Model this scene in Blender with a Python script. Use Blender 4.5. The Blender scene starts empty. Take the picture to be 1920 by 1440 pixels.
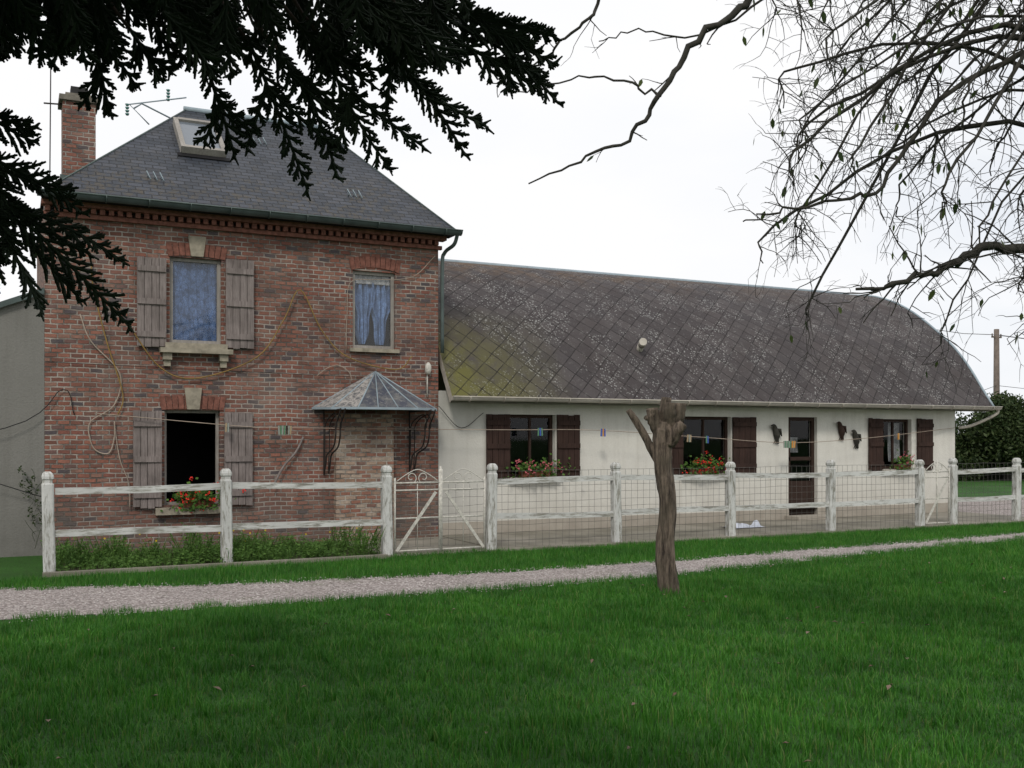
import bpy, math, random
from mathutils import Vector, Matrix
rnd = random.Random(7)
S = bpy.context.scene
S.view_settings.view_transform = 'Standard'
S.view_settings.look = 'None'
S.view_settings.exposure = 0
COL = S.collection

# ------------------------------------------------------------------ helpers
def empty(name):
    e = bpy.data.objects.new(name, None); COL.objects.link(e); e.empty_display_size = 0.2
    return e

class MB:
    def __init__(s): s.v=[]; s.f=[]; s.m=[]; s.uv={}; s.smooth=[]
    def face(s, pts, mi=0, uv=None, sm=False):
        b=len(s.v); s.v.extend([tuple(p) for p in pts]); s.f.append(tuple(range(b,b+len(pts))))
        s.m.append(mi); s.smooth.append(sm)
        if uv: s.uv[len(s.f)-1]=uv
    def box(s,x0,y0,z0,x1,y1,z1,mi=0):
        b=len(s.v)
        s.v += [(x0,y0,z0),(x1,y0,z0),(x1,y1,z0),(x0,y1,z0),(x0,y0,z1),(x1,y0,z1),(x1,y1,z1),(x0,y1,z1)]
        for q in ((0,1,5,4),(1,2,6,5),(2,3,7,6),(3,0,4,7),(4,5,6,7),(3,2,1,0)):
            s.f.append(tuple(b+i for i in q)); s.m.append(mi); s.smooth.append(False)
    def beam(s,p,q,w,h,mi=0,up=(0,0,1)):
        p=Vector(p);q=Vector(q);d=(q-p).normalized();u=Vector(up)
        if abs(d.dot(u))>.98:u=Vector((1,0,0))
        r=d.cross(u).normalized();u=r.cross(d).normalized()
        b=len(s.v)
        for c in (p,q):
            for a,e in((-1,-1),(1,-1),(1,1),(-1,1)): s.v.append(tuple(c+r*a*w/2+u*e*h/2))
        for f in((0,1,5,4),(1,2,6,5),(2,3,7,6),(3,0,4,7),(3,2,1,0),(4,5,6,7)):
            s.f.append(tuple(b+i for i in f)); s.m.append(mi); s.smooth.append(False)
    def tube(s,path,radii,n=6,mi=0,cap=True,sm=True):
        P=[Vector(p) for p in path]
        if not isinstance(radii,(list,tuple)): radii=[radii]*len(P)
        if len(radii)!=len(P):
            m_=len(radii)-1; q_=[]
            for i in range(len(P)):
                t=i/(len(P)-1)*m_; k=min(int(t),m_-1); q_.append(radii[k]+(radii[k+1]-radii[k])*(t-k))
            radii=q_
        b=len(s.v); prev=None
        for i,p in enumerate(P):
            d=(P[min(i+1,len(P)-1)]-P[max(i-1,0)])
            d=d.normalized() if d.length>1e-9 else Vector((0,0,1))
            if prev is None:
                a=Vector((0,0,1)) if abs(d.z)<.9 else Vector((1,0,0))
                prev=d.cross(a).normalized()
            r=(prev-d*prev.dot(d))
            r=r.normalized() if r.length>1e-6 else d.orthogonal().normalized()
            prev=r; u=d.cross(r)
            for k in range(n):
                t=2*math.pi*k/n
                s.v.append(tuple(p+(r*math.cos(t)+u*math.sin(t))*radii[i]))
        for i in range(len(P)-1):
            for k in range(n):
                k2=(k+1)%n
                s.f.append((b+i*n+k,b+i*n+k2,b+(i+1)*n+k2,b+(i+1)*n+k)); s.m.append(mi); s.smooth.append(sm)
        if cap and n>2:
            s.f.append(tuple(b+k for k in reversed(range(n)))); s.m.append(mi); s.smooth.append(False)
            e=b+(len(P)-1)*n
            s.f.append(tuple(e+k for k in range(n))); s.m.append(mi); s.smooth.append(False)
    def mesh(s,name,mats):
        me=bpy.data.meshes.new(name); me.from_pydata(s.v,[],s.f)
        for m in mats: me.materials.append(m)
        me.polygons.foreach_set('material_index',s.m)
        me.polygons.foreach_set('use_smooth',s.smooth)
        if s.uv:
            l=me.uv_layers.new(name='UVMap')
            for fi,uvs in s.uv.items():
                for li,c in zip(me.polygons[fi].loop_indices,uvs): l.data[li].uv=c
        me.update(); return me
    def obj(s,name,mats,parent=None):
        if not isinstance(mats,(list,tuple)): mats=[mats]
        o=bpy.data.objects.new(name,s.mesh(name,mats)); COL.objects.link(o)
        if parent: o.parent=parent
        return o

def spline(pts,n=6):
    P=[Vector(p) for p in pts]; P=[P[0]*2-P[1]]+P+[P[-1]*2-P[-2]]; out=[]
    for i in range(1,len(P)-2):
        for k in range(n):
            t=k/n; a,b,c,d=P[i-1],P[i],P[i+1],P[i+2]
            out.append(.5*((2*b)+(c-a)*t+(2*a-5*b+4*c-d)*t*t+(3*b-a-3*c+d)*t**3))
    out.append(P[-2]); return out

class NT:
    def __init__(s,name):
        s.mat=bpy.data.materials.new(name); s.mat.use_nodes=True; s.t=s.mat.node_tree
        s.b=s.t.nodes['Principled BSDF']; s.out=s.t.nodes['Material Output']
        s.b.inputs['Roughness'].default_value=.85
        s.b.inputs['Specular IOR Level'].default_value=.25
    def n(s,ty,**k):
        x=s.t.nodes.new(ty)
        for a,v in k.items(): setattr(x,a,v)
        return x
    def l(s,a,b): s.t.links.new(a,b)
    def setin(s,sock,v):
        if hasattr(v,'is_output') or isinstance(v,bpy.types.NodeSocket): s.l(v,sock)
        elif isinstance(v,(tuple,list)) and len(v)==3 and sock.type=='RGBA': sock.default_value=(*v,1)
        else: sock.default_value=v
    def co(s,kind='Object'): return s.n('ShaderNodeTexCoord').outputs[kind]
    def noise(s,vec,scale,detail=4,rough=.6,out='Fac'):
        x=s.n('ShaderNodeTexNoise'); s.l(vec,x.inputs['Vector']); x.inputs['Scale'].default_value=scale
        x.inputs['Detail'].default_value=detail; x.inputs['Roughness'].default_value=rough
        return x.outputs[out]
    def ramp(s,fac,stops,interp='LINEAR'):
        x=s.n('ShaderNodeValToRGB'); x.color_ramp.interpolation=interp
        e=x.color_ramp.elements
        while len(e)<len(stops): e.new(.5)
        for i,(p,c) in enumerate(stops):
            e[i].position=p; e[i].color=(*c,1) if not isinstance(c,(int,float)) else (c,c,c,1)
        s.l(fac,x.inputs['Fac']); return x.outputs['Color']
    def mix(s,fac,a,b,mode='MIX'):
        x=s.n('ShaderNodeMix',data_type='RGBA',blend_type=mode)
        s.setin(x.inputs[0],fac); s.setin(x.inputs[6],a); s.setin(x.inputs[7],b); return x.outputs[2]
    def math(s,op,a,b=0.,c=None,clamp=False):
        x=s.n('ShaderNodeMath',operation=op,use_clamp=clamp); s.setin(x.inputs[0],a); s.setin(x.inputs[1],b)
        if c is not None: s.setin(x.inputs[2],c)
        return x.outputs[0]
    def sep(s,v):
        x=s.n('ShaderNodeSeparateXYZ'); s.l(v,x.inputs[0]); return x.outputs
    def comb(s,a,b,c=0.):
        x=s.n('ShaderNodeCombineXYZ'); s.setin(x.inputs[0],a); s.setin(x.inputs[1],b); s.setin(x.inputs[2],c); return x.outputs[0]
    def mapr(s,v,a,b,c=0.,d=1.):
        x=s.n('ShaderNodeMapRange'); s.l(v,x.inputs[0])
        for i,q in enumerate((a,b,c,d)): x.inputs[i+1].default_value=q
        return x.outputs[0]
    def scale(s,v,sc):
        x=s.n('ShaderNodeMapping'); s.l(v,x.inputs[0]); x.inputs['Scale'].default_value=sc; return x.outputs[0]
    def bump(s,h,strength=.5,dist=.02,prev=None):
        x=s.n('ShaderNodeBump'); x.inputs['Strength'].default_value=strength; x.inputs['Distance'].default_value=dist
        s.l(h,x.inputs['Height'])
        if prev: s.l(prev,x.inputs['Normal'])
        s.l(x.outputs[0],s.b.inputs['Normal']); return x.outputs[0]
    def color(s,c): s.setin(s.b.inputs['Base Color'],c)

def simple(name,c,var=.25,scale=8,rough=.8,spec=.25,bump=0,stretch=None,metal=0):
    m=NT(name); v=m.co()
    if stretch: v=m.scale(v,stretch)
    n=m.noise(v,scale,5)
    lo=tuple(x*(1-var) for x in c); hi=tuple(min(1,x*(1+var)) for x in c)
    m.color(m.ramp(n,[(.25,lo),(.75,hi)])); m.b.inputs['Roughness'].default_value=rough
    m.b.inputs['Specular IOR Level'].default_value=spec; m.b.inputs['Metallic'].default_value=metal
    if bump: m.bump(n,.6,bump)
    return m.mat

# ------------------------------------------------------------------ materials
def brick_mat(name,cols,mortar=(.36,.32,.285),lichen=.5,dirty=True):
    m=NT(name); v=m.co(); x,y,z=m.sep(v)
    wob=m.noise(v,7,3)
    u=m.math('ADD',m.math('ADD',x,y),m.math('MULTIPLY',wob,.035))
    w=m.math('ADD',z,m.math('MULTIPLY',m.noise(v,2.6,4),.04))
    bv=m.comb(u,w)
    b=m.n('ShaderNodeTexBrick'); m.l(bv,b.inputs['Vector'])
    b.inputs['Color1'].default_value=(0,0,0,1); b.inputs['Color2'].default_value=(1,1,1,1); b.inputs['Mortar'].default_value=(0,0,0,1)
    b.inputs['Scale'].default_value=1; b.inputs['Brick Width'].default_value=.165; b.inputs['Row Height'].default_value=.066
    b.inputs['Mortar Size'].default_value=.011; b.inputs['Mortar Smooth'].default_value=.35
    b.offset=.5
    base=m.ramp(b.outputs['Color'],cols,'CONSTANT')
    n1=m.noise(v,1.3,6); n2=m.noise(v,40,3); n3=m.noise(v,12,4)
    base=m.mix(m.mapr(n3,.3,.75),base,m.mix(1.,base,(1.4,1.3,1.28),'MULTIPLY'))
    base=m.mix(m.mapr(n2,.35,.8,0,.45),base,(.07,.055,.052))
    mort=m.mix(m.mapr(m.noise(v,3,5,.7),.42,.6),mortar,tuple(c*.28 for c in mortar))
    c=m.mix(b.outputs['Fac'],base,mort)
    c=m.mix(m.mapr(n1,.50,.72,0,.32),c,(.25,.215,.19))
    c=m.mix(m.mapr(m.noise(v,.7,5),.48,.72,0,.5),c,(.10,.058,.048))
    c=m.mix(m.mapr(m.noise(m.scale(v,(4,4,.5)),1.5,4),.50,.72,0,.4),c,(.085,.06,.052))
    if dirty:
        low=m.mapr(z,1.0,.2,0,.75)
        c=m.mix(m.math('MULTIPLY',low,m.mapr(m.noise(v,4,5),.3,.6)),c,(.13,.115,.10))
    m.color(c)
    h=m.math('SUBTRACT',1.,b.outputs['Fac'])
    h=m.math('ADD',h,m.math('MULTIPLY',n2,.4))
    m.bump(h,1.,.016)
    m.b.inputs['Roughness'].default_value=.9
    return m.mat
BR=[(0,(.155,.072,.054)),(.2,(.215,.092,.066)),(.42,(.25,.112,.080)),(.6,(.185,.077,.059)),(.72,(.22,.124,.095)),(.87,(.075,.066,.072)),(.94,(.135,.08,.072))]
M_brick=brick_mat('brick',BR)
M_brick2=brick_mat('brick_infill',[(0,(.26,.17,.12)),(.25,(.34,.26,.20)),(.5,(.25,.12,.085)),(.7,(.36,.30,.24)),(.88,(.17,.10,.08))],mortar=(.44,.40,.35),dirty=False)
M_arch=simple('brick_arch_red',(.185,.080,.060),.5,16,.9,bump=.004)
M_stone=simple('limestone',(.29,.26,.205),.4,9,.9,bump=.005)

def slate():
    m=NT('slate'); v=m.co('UV'); o=m.co()
    b=m.n('ShaderNodeTexBrick'); m.l(v,b.inputs['Vector'])
    b.inputs['Color1'].default_value=(0,0,0,1); b.inputs['Color2'].default_value=(1,1,1,1); b.inputs['Mortar'].default_value=(0,0,0,1)
    b.inputs['Scale'].default_value=1; b.inputs['Brick Width'].default_value=.2; b.inputs['Row Height'].default_value=.11
    b.inputs['Mortar Size'].default_value=.008; b.inputs['Mortar Smooth'].default_value=.1
    c=m.ramp(b.outputs['Color'],[(0,(.020,.025,.035)),(.5,(.030,.036,.049)),(1,(.050,.056,.072))])
    c=m.mix(m.mapr(m.noise(o,2,6),.5,.75,0,.4),c,(.06,.06,.064))
    x,y,z=m.sep(o)
    moss=m.math('MULTIPLY',m.mapr(m.noise(o,9,6,.7),.48,.58),m.mapr(z,6.7,4.9,.05,1.))
    moss=m.math('MULTIPLY',moss,m.mapr(m.noise(o,1.1,3),.36,.56))
    c=m.mix(moss,c,(.058,.047,.032))
    c=m.mix(b.outputs['Fac'],c,(.006,.007,.009))
    m.color(c); ux,uy,_=m.sep(v)
    saw=m.math('SUBTRACT',1.,m.math('FRACT',m.math('DIVIDE',uy,.11)))
    h=m.math('ADD',m.math('ADD',saw,m.math('MULTIPLY',b.outputs['Color'],.35)),m.math('MULTIPLY',b.outputs['Fac'],-.6))
    m.bump(h,.9,.014); m.b.inputs['Roughness'].default_value=.55; m.b.inputs['Specular IOR Level'].default_value=.3
    return m.mat
M_slate=slate()

def fibre():
    m=NT('fibre_cement_tiles'); v=m.co('UV'); o=m.co()
    ux,uy,_=m.sep(v); k=.262
    wob=m.math('MULTIPLY',m.noise(o,2.6,3),.045)
    p=m.math('DIVIDE',m.math('ADD',m.math('ADD',ux,uy),wob),k*1.414)
    q=m.math('DIVIDE',m.math('ADD',m.math('SUBTRACT',uy,ux),wob),k*1.414)
    fp=m.math('FRACT',p); fq=m.math('FRACT',q)
    cell=m.comb(m.math('FLOOR',p),m.math('FLOOR',q))
    wn=m.n('ShaderNodeTexWhiteNoise'); wn.noise_dimensions='2D'; m.l(cell,wn.inputs['Vector'])
    r=wn.outputs['Value']
    c=m.ramp(r,[(0,(.052,.046,.048)),(.5,(.062,.055,.057)),(1,(.078,.069,.070))])
    n1=m.noise(o,1.5,6)
    c=m.mix(m.mapr(n1,.4,.7,0,.55),c,(.050,.040,.039))
    vo=m.n('ShaderNodeTexVoronoi'); m.l(o,vo.inputs['Vector']); vo.inputs['Scale'].default_value=22
    dots=m.math('MULTIPLY',m.math('LESS_THAN',vo.outputs['Distance'],.34),m.mapr(m.noise(o,1.6,6,.8),.48,.56))
    dots=m.math('MULTIPLY',dots,m.mapr(m.noise(o,60,2),.42,.50))
    c=m.mix(m.math('MULTIPLY',dots,.75),c,(.36,.36,.35))
    c=m.mix(m.mapr(m.noise(o,7,6,.8),.55,.67,0,.5),c,(.15,.145,.14))
    x,y,z=m.sep(o)
    gl=m.math('MULTIPLY',m.mapr(x,8.5,6.4),m.mapr(z,3.9,2.7))
    gl=m.math('MULTIPLY',gl,m.mapr(m.noise(o,2.4,6,.7),.28,.55))
    c=m.mix(m.math('MULTIPLY',gl,.8),c,(.13,.125,.03))
    ru=m.math('MULTIPLY',m.mapr(z,4.35,5.1),m.mapr(m.noise(o,1.1,6,.7),.45,.60))
    ru=m.math('MULTIPLY',ru,m.mapr(x,15.,8.5,.35,1.))
    c=m.mix(m.math('MULTIPLY',ru,.75),c,(.135,.075,.03))
    e1=m.math('LESS_THAN',fp,.07); e2=m.math('LESS_THAN',fq,.07)
    edge=m.math('MAXIMUM',e1,e2)
    brk=m.mapr(m.noise(o,5,4),.35,.6,.35,1.)
    c=m.mix(m.math('MULTIPLY',m.math('MULTIPLY',edge,brk),.85),c,(.014,.012,.012))
    m.color(c)
    h=m.math('MULTIPLY',m.math('ADD',fp,fq),-.5)
    h=m.math('ADD',h,m.math('MULTIPLY',m.noise(o,22,5),.5))
    m.bump(h,.8,.016); m.b.inputs['Roughness'].default_value=.85
    return m.mat
M_fibre=fibre()

def plaster(name,base,dark,z0=.0,z1=.9):
    m=NT(name); o=m.co(); x,y,z=m.sep(o)
    c=m.mix(m.mapr(m.noise(o,1.6,6),.4,.75,0,.5),base,tuple(b*.82 for b in base))
    st=m.noise(m.scale(o,(3.5,3.5,.35)),2.,5)
    c=m.mix(m.mapr(st,.5,.78,0,.35),c,dark)
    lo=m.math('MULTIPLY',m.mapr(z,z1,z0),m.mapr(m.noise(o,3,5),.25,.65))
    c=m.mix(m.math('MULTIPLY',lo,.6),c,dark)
    c=m.mix(m.math('MULTIPLY',m.mapr(x,7.2,6.2),.6 if 'white' in name else 0.),c,(.28,.28,.265))  # shading at the left end painted into the render, greyer towards the brick house
    n=m.noise(o,45,4)
    c=m.mix(m.mapr(n,.35,.7,0,.2),c,tuple(b*.6 for b in base))
    m.color(c); m.bump(n,.6,.01); m.b.inputs['Roughness'].default_value=.92
    return m.mat
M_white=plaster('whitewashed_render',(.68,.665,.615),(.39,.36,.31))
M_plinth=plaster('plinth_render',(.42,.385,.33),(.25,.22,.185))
M_grey=plaster('grey_render',(.20,.195,.18),(.11,.105,.095))

def wood(name,a,b,paint=None,st=(14,14,1.2),pst=None):
    m=NT(name); o=m.co(); n=m.noise(m.scale(o,st),3.,6,.7); n2=m.noise(o,3,4)
    c=m.ramp(n,[(.3,a),(.7,b)])
    c=m.mix(m.mapr(n2,.4,.7,0,.5),c,tuple(x*.6 for x in a))
    if paint:
        p=m.mapr(m.noise(m.scale(o,pst),1.,6,.75),.40,.52)
        dirt=m.mapr(m.noise(o,2.2,5,.7),.38,.68,0,.45)
        c=m.mix(p,c,m.mix(dirt,paint,tuple(x*.55 for x in paint)))
    m.color(c); m.bump(n,.5,.006); return m.mat
M_shut=wood('weathered_shutter_wood',(.13,.108,.10),(.29,.25,.24))
M_shut2=wood('brown_shutter_wood',(.028,.016,.013),(.058,.032,.025))
M_postpaint=wood('flaking_white_post_paint',(.19,.185,.16),(.33,.32,.28),(.57,.575,.56),(14,14,1.2),(26,26,5))
M_railpaint=wood('flaking_white_rail_paint',(.19,.185,.16),(.33,.32,.28),(.57,.575,.56),(1.2,14,14),(3.5,26,26))
M_frame=wood('window_frame',(.24,.22,.20),(.38,.36,.33))
M_brown=simple('brown_frame',(.035,.02,.015),.3,12)
M_zinc=simple('zinc',(.07,.095,.09),.3,5,.5,.5,metal=.3)
M_gutter=simple('pvc_gutter',(.42,.39,.34),.25,4,.5)
M_ridge=simple('ridge_metal',(.26,.32,.36),.2,4,.5,.4)
M_iron=simple('wrought_iron',(.03,.025,.023),.3,20,.7)
M_whiteiron=simple('painted_iron',(.50,.485,.44),.35,30,.6)
M_rust=simple('rusty_wire',(.13,.125,.115),.3,20,.7,metal=.3)
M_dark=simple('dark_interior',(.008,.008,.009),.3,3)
M_black=simple('black_rubber',(.02,.02,.02),.2,5,.6)
M_yel=simple('yellow_hose',(.22,.14,.045),.35,6,.6)
M_pale=simple('pale_hose',(.33,.27,.22),.3,6,.6)
M_chim=simple('chimney_cap_concrete',(.17,.155,.13),.4,9,.9,bump=.01)
M_conc=NT('terrace_concrete'); o=M_conc.co()
M_conc.color(M_conc.mix(M_conc.mapr(M_conc.noise(o,1.2,6),.35,.65),(.27,.25,.21),(.15,.14,.11))); M_conc.bump(M_conc.noise(o,25,4),.5,.01); M_conc=M_conc.mat

def glassmat(name,fac=.12,tint=(1,1,1)):
    m=NT(name); t=m.n('ShaderNodeBsdfTransparent'); t.inputs[0].default_value=(*tint,1)
    g=m.n('ShaderNodeBsdfGlossy'); g.inputs['Roughness'].default_value=.03
    x=m.n('ShaderNodeMixShader'); x.inputs[0].default_value=fac
    m.l(t.outputs[0],x.inputs[1]); m.l(g.outputs[0],x.inputs[2]); m.l(x.outputs[0],m.out.inputs[0]); return m.mat
M_glass=glassmat('window_glass',.07)
M_glass2=glassmat('dark_window_glass',.03)
def curtain(name,c,lo=.25):
    m=NT(name); o=m.co(); n=m.noise(o,9,6,.7); lace=m.n('ShaderNodeTexVoronoi'); m.l(o,lace.inputs['Vector']); lace.inputs['Scale'].default_value=45
    col=m.mix(m.mapr(n,.38,.62),tuple(x*.6 for x in c),tuple(x*1.6 for x in c))
    vv=m.n('ShaderNodeTexVoronoi'); vv.feature='DISTANCE_TO_EDGE'; m.l(m.scale(o,(1,1,.45)),vv.inputs['Vector']); vv.inputs['Scale'].default_value=14
    col=m.mix(m.mapr(vv.outputs['Distance'],.06,.02,0,.6),col,tuple(x*lo for x in c))  # branch reflections imitated by mottling and dark veins in the cloth colour
    col=m.mix(m.mapr(lace.outputs['Distance'],.1,.5,0,.5),col,tuple(x*.35 for x in c)); m.color(col); return m.mat
M_bluec=curtain('blue_lace_curtain',(.085,.145,.29))
M_bluec2=curtain('blue_gathered_curtain',(.15,.25,.46),.6)
M_whitec=curtain('white_curtain',(.34,.35,.36),.8)

def leafmat(name,a,b,trans=.25,rough=.6):
    m=NT(name); o=m.co(); g=m.n('ShaderNodeNewGeometry')
    r=g.outputs['Random Per Island']
    c=m.ramp(r,[(0,a),(1,b)])
    c=m.mix(m.mapr(m.noise(o,1.3,3),.3,.7,0,.5),c,tuple(x*.55 for x in a))
    m.color(c); m.b.inputs['Roughness'].default_value=rough
    if trans:
        t=m.n('ShaderNodeBsdfTranslucent'); m.l(c,t.inputs[0]); x=m.n('ShaderNodeMixShader'); x.inputs[0].default_value=trans
        m.l(m.b.outputs[0],x.inputs[1]); m.l(t.outputs[0],x.inputs[2]); m.l(x.outputs[0],m.out.inputs[0])
    return m.mat
M_conifer=leafmat('conifer_scale_leaves',(.010,.018,.010),(.020,.032,.016),0,.8)
M_bark=simple('apple_bark',(.042,.040,.034),.5,14,.95,bump=.01)
M_cbark=simple('conifer_bark',(.05,.035,.028),.4,10,.95,bump=.01)
M_leaf=leafmat('apple_leaf',(.03,.06,.015),(.08,.11,.025),.35)
M_weed=leafmat('weed_leaf',(.055,.13,.022),(.13,.24,.05),.3)
M_hedge=leafmat('hedge_leaf',(.022,.045,.014),(.065,.09,.028),.2)
M_red=simple('red_petals',(.6,.03,.02),.3,30)
M_pink=simple('pink_petals',(.5,.12,.15),.3,30)
M_terra=simple('terracotta',(.22,.085,.05),.25,12)
M_stump=NT('stripped_bark'); o=M_stump.co(); n=M_stump.noise(M_stump.scale(o,(9,9,1.1)),3,6,.7)
M_stump.color(M_stump.mix(M_stump.mapr(M_stump.noise(o,4,5),.45,.6,0,.6),M_stump.ramp(n,[(.38,(.035,.026,.021)),(.62,(.23,.18,.14))]),(.095,.08,.058))); M_stump.bump(n,1.,.05); M_stump=M_stump.mat

def grassblade():
    m=NT('grass_blade'); g=m.n('ShaderNodeNewGeometry')
    c=m.ramp(g.outputs['Random Per Island'],[(0,(.026,.125,.010)),(.5,(.047,.185,.019)),(.85,(.08,.235,.03)),(1,(.15,.20,.06))])
    n=m.noise(g.outputs['Position'],.9,5); n2=m.noise(g.outputs['Position'],4.5,3)
    c=m.mix(m.mapr(n,.35,.65),m.mix(1.,c,(.68,.75,.7),'MULTIPLY'),m.mix(1.,c,(1.2,1.15,1.1),'MULTIPLY'))
    c=m.mix(m.mapr(n2,.50,.65,0,.5),c,m.mix(1.,c,(.5,.6,.6),'MULTIPLY'))
    m.color(c); m.b.inputs['Roughness'].default_value=.55
    t=m.n('ShaderNodeBsdfTranslucent'); m.l(c,t.inputs[0]); x=m.n('ShaderNodeMixShader'); x.inputs[0].default_value=.3
    m.l(m.b.outputs[0],x.inputs[1]); m.l(t.outputs[0],x.inputs[2]); m.l(x.outputs[0],m.out.inputs[0])
    return m.mat
M_grass=grassblade()
g=NT('lawn_ground'); o=g.co(); c=g.mix(g.mapr(g.noise(o,.9,5),.35,.65),(.022,.075,.010),(.04,.13,.018))
c=g.mix(g.mapr(g.noise(o,18,5),.45,.7,0,.6),c,(.025,.035,.012)); g.color(c); g.bump(g.noise(o,30,5),1,.04); M_ground=g.mat
g=NT('gravel'); o=g.co(); vo=g.n('ShaderNodeTexVoronoi'); g.l(o,vo.inputs['Vector']); vo.inputs['Scale'].default_value=38
wn=g.sep(vo.outputs['Color'])[0]
c=g.ramp(wn,[(0,(.24,.205,.195)),(.5,(.40,.35,.335)),(1,(.55,.50,.48))])
c=g.mix(g.mapr(vo.outputs['Distance'],.35,.8,0,.7),c,(.13,.11,.10))
c=g.mix(g.mapr(g.noise(o,1.7,6,.7),.57,.70,0,.55),c,(.10,.12,.05))
g.color(c); g.bump(g.math('SUBTRACT',1.,vo.outputs['Distance']),1,.02); M_gravel=g.mat
M_pebble=leafmat('pebbles',(.25,.22,.21),(.58,.54,.52),0)

# ------------------------------------------------------------------ world, sun, camera
sunaz=math.radians(212)
sunel=math.radians(42)
W=bpy.data.worlds.new('World'); S.world=W; W.use_nodes=True; nt=W.node_tree
bg=nt.nodes['Background']; out=nt.nodes['World Output']
sky=nt.nodes.new('ShaderNodeTexSky'); sky.sky_type='NISHITA'; sky.sun_disc=False
sky.sun_elevation=sunel; sky.sun_rotation=sunaz
nt.links.new(sky.outputs[0],bg.inputs[0]); bg.inputs[1].default_value=.10
bg2=nt.nodes.new('ShaderNodeBackground'); tc=nt.nodes.new('ShaderNodeTexCoord')
mp=nt.nodes.new('ShaderNodeMapping'); mp.inputs['Scale'].default_value=(1,1,2.6); nt.links.new(tc.outputs['Generated'],mp.inputs[0])
no=nt.nodes.new('ShaderNodeTexNoise'); no.inputs['Scale'].default_value=1.8; no.inputs['Detail'].default_value=7; no.inputs['Roughness'].default_value=.5
nt.links.new(mp.outputs[0],no.inputs['Vector'])
r1=nt.nodes.new('ShaderNodeValToRGB'); r1.color_ramp.elements[0].position=.3; r1.color_ramp.elements[0].color=(.90,.93,.98,1)
r1.color_ramp.elements[1].position=.58; r1.color_ramp.elements[1].color=(1.,1.,1.01,1)
nt.links.new(no.outputs['Fac'],r1.inputs[0]); nt.links.new(r1.outputs[0],bg2.inputs[0]); bg2.inputs[1].default_value=1.0
r2=nt.nodes.new('ShaderNodeMapRange'); r2.inputs[1].default_value=.25; r2.inputs[2].default_value=.45; r2.inputs[3].default_value=.75; r2.inputs[4].default_value=1
nt.links.new(no.outputs['Fac'],r2.inputs[0])
mx=nt.nodes.new('ShaderNodeMixShader'); nt.links.new(r2.outputs[0],mx.inputs[0]); nt.links.new(bg.outputs[0],mx.inputs[1]); nt.links.new(bg2.outputs[0],mx.inputs[2])
nt.links.new(mx.outputs[0],out.inputs[0])
sl=bpy.data.lights.new('sun','SUN'); sl.energy=1.5; sl.angle=math.radians(10); sl.color=(1,.94,.85)
so=bpy.data.objects.new('sun',sl); COL.objects.link(so)
d=Vector((math.sin(sunaz)*math.cos(sunel),math.cos(sunaz)*math.cos(sunel),math.sin(sunel)))
so.rotation_euler=d.to_track_quat('Z','Y').to_euler(); so.location=(-5,-10,15)
cd=bpy.data.cameras.new('camera'); cam=bpy.data.objects.new('camera',cd); COL.objects.link(cam); S.camera=cam
cam.location=(0,0,1.6); cam.rotation_euler=(math.radians(90),0,math.radians(-26.2))
cd.sensor_width=36; cd.lens=35.63; cd.shift_y=.052; cd.clip_end=3000; cd.clip_start=.05

# ------------------------------------------------------------------ generic wall with openings
def wall(mb,x0,x1,z0,z1,y,holes,depth=.2,mi=0):
    xs=sorted(set([x0,x1]+[h[i] for h in holes for i in (0,2)])); zs=sorted(set([z0,z1]+[h[i] for h in holes for i in (1,3)]))
    for i in range(len(xs)-1):
        for j in range(len(zs)-1):
            cx=(xs[i]+xs[i+1])/2; cz=(zs[j]+zs[j+1])/2
            if any(h[0]<cx<h[2] and h[1]<cz<h[3] for h in holes): continue
            mb.face([(xs[i],y,zs[j]),(xs[i+1],y,zs[j]),(xs[i+1],y,zs[j+1]),(xs[i],y,zs[j+1])],mi)
    for a,b,c,dd in holes:
        Y=y+depth
        mb.face([(a,y,b),(a,y,dd),(a,Y,dd),(a,Y,b)],mi); mb.face([(c,y,b),(c,Y,b),(c,Y,dd),(c,y,dd)],mi)
        mb.face([(a,y,dd),(c,y,dd),(c,Y,dd),(a,Y,dd)],mi); mb.face([(a,y,b),(a,Y,b),(c,Y,b),(c,y,b)],mi)
def room(mb,h,y,mi=0,d=1.5):
    a,b,c,e=h; a-=.3;c+=.3;b-=.3;e+=.2
    y+=.2
    mb.face([(a,y+d,b),(c,y+d,b),(c,y+d,e),(a,y+d,e)],mi); mb.face([(a,y,b),(a,y+d,b),(a,y+d,e),(a,y,e)],mi)
    mb.face([(c,y,b),(c,y+d,b),(c,y+d,e),(c,y,e)],mi); mb.face([(a,y,b),(c,y,b),(c,y+d,b),(a,y+d,b)],mi); mb.face([(a,y,e),(c,y,e),(c,y+d,e),(a,y+d,e)],mi)
def frame(mb,a,b,c,e,y,w=.05,t=.05,mi=0,mull=True):
    mb.box(a,y,b,a+w,y+t,e,mi); mb.box(c-w,y,b,c,y+t,e,mi); mb.box(a+w,y,e-w,c-w,y+t,e,mi); mb.box(a+w,y,b,c-w,y+t,b+w,mi)
    if mull: m=(a+c)/2; mb.box(m-.02,y+.004,b+w,m+.02,y+t-.004,e-w,mi)
def shutter(name,x0,x1,z0,z1,y,mat,parent,nb=4,tilt=0,r=rnd):
    mb=MB(); w=(x1-x0)/nb
    for i in range(nb):
        dz=r.uniform(-.018,.018)
        mb.box(x0+i*w+.004,y-.03+r.uniform(-.004,.004),z0+dz,x0+(i+1)*w-.004,y-.005,z1+dz*.5)
    mb.box(x0+.006,y-.0050,z0+.02,x1-.006,y-.001,z1-.02)
    for zz in (z0+(z1-z0)*.13,z0+(z1-z0)*.5,z1-(z1-z0)*.13): mb.box(x0+.01,y-.055,zz-.04,x1-.01,y-.029,zz+.04)
    return mb.obj(name,mat,parent)
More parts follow.
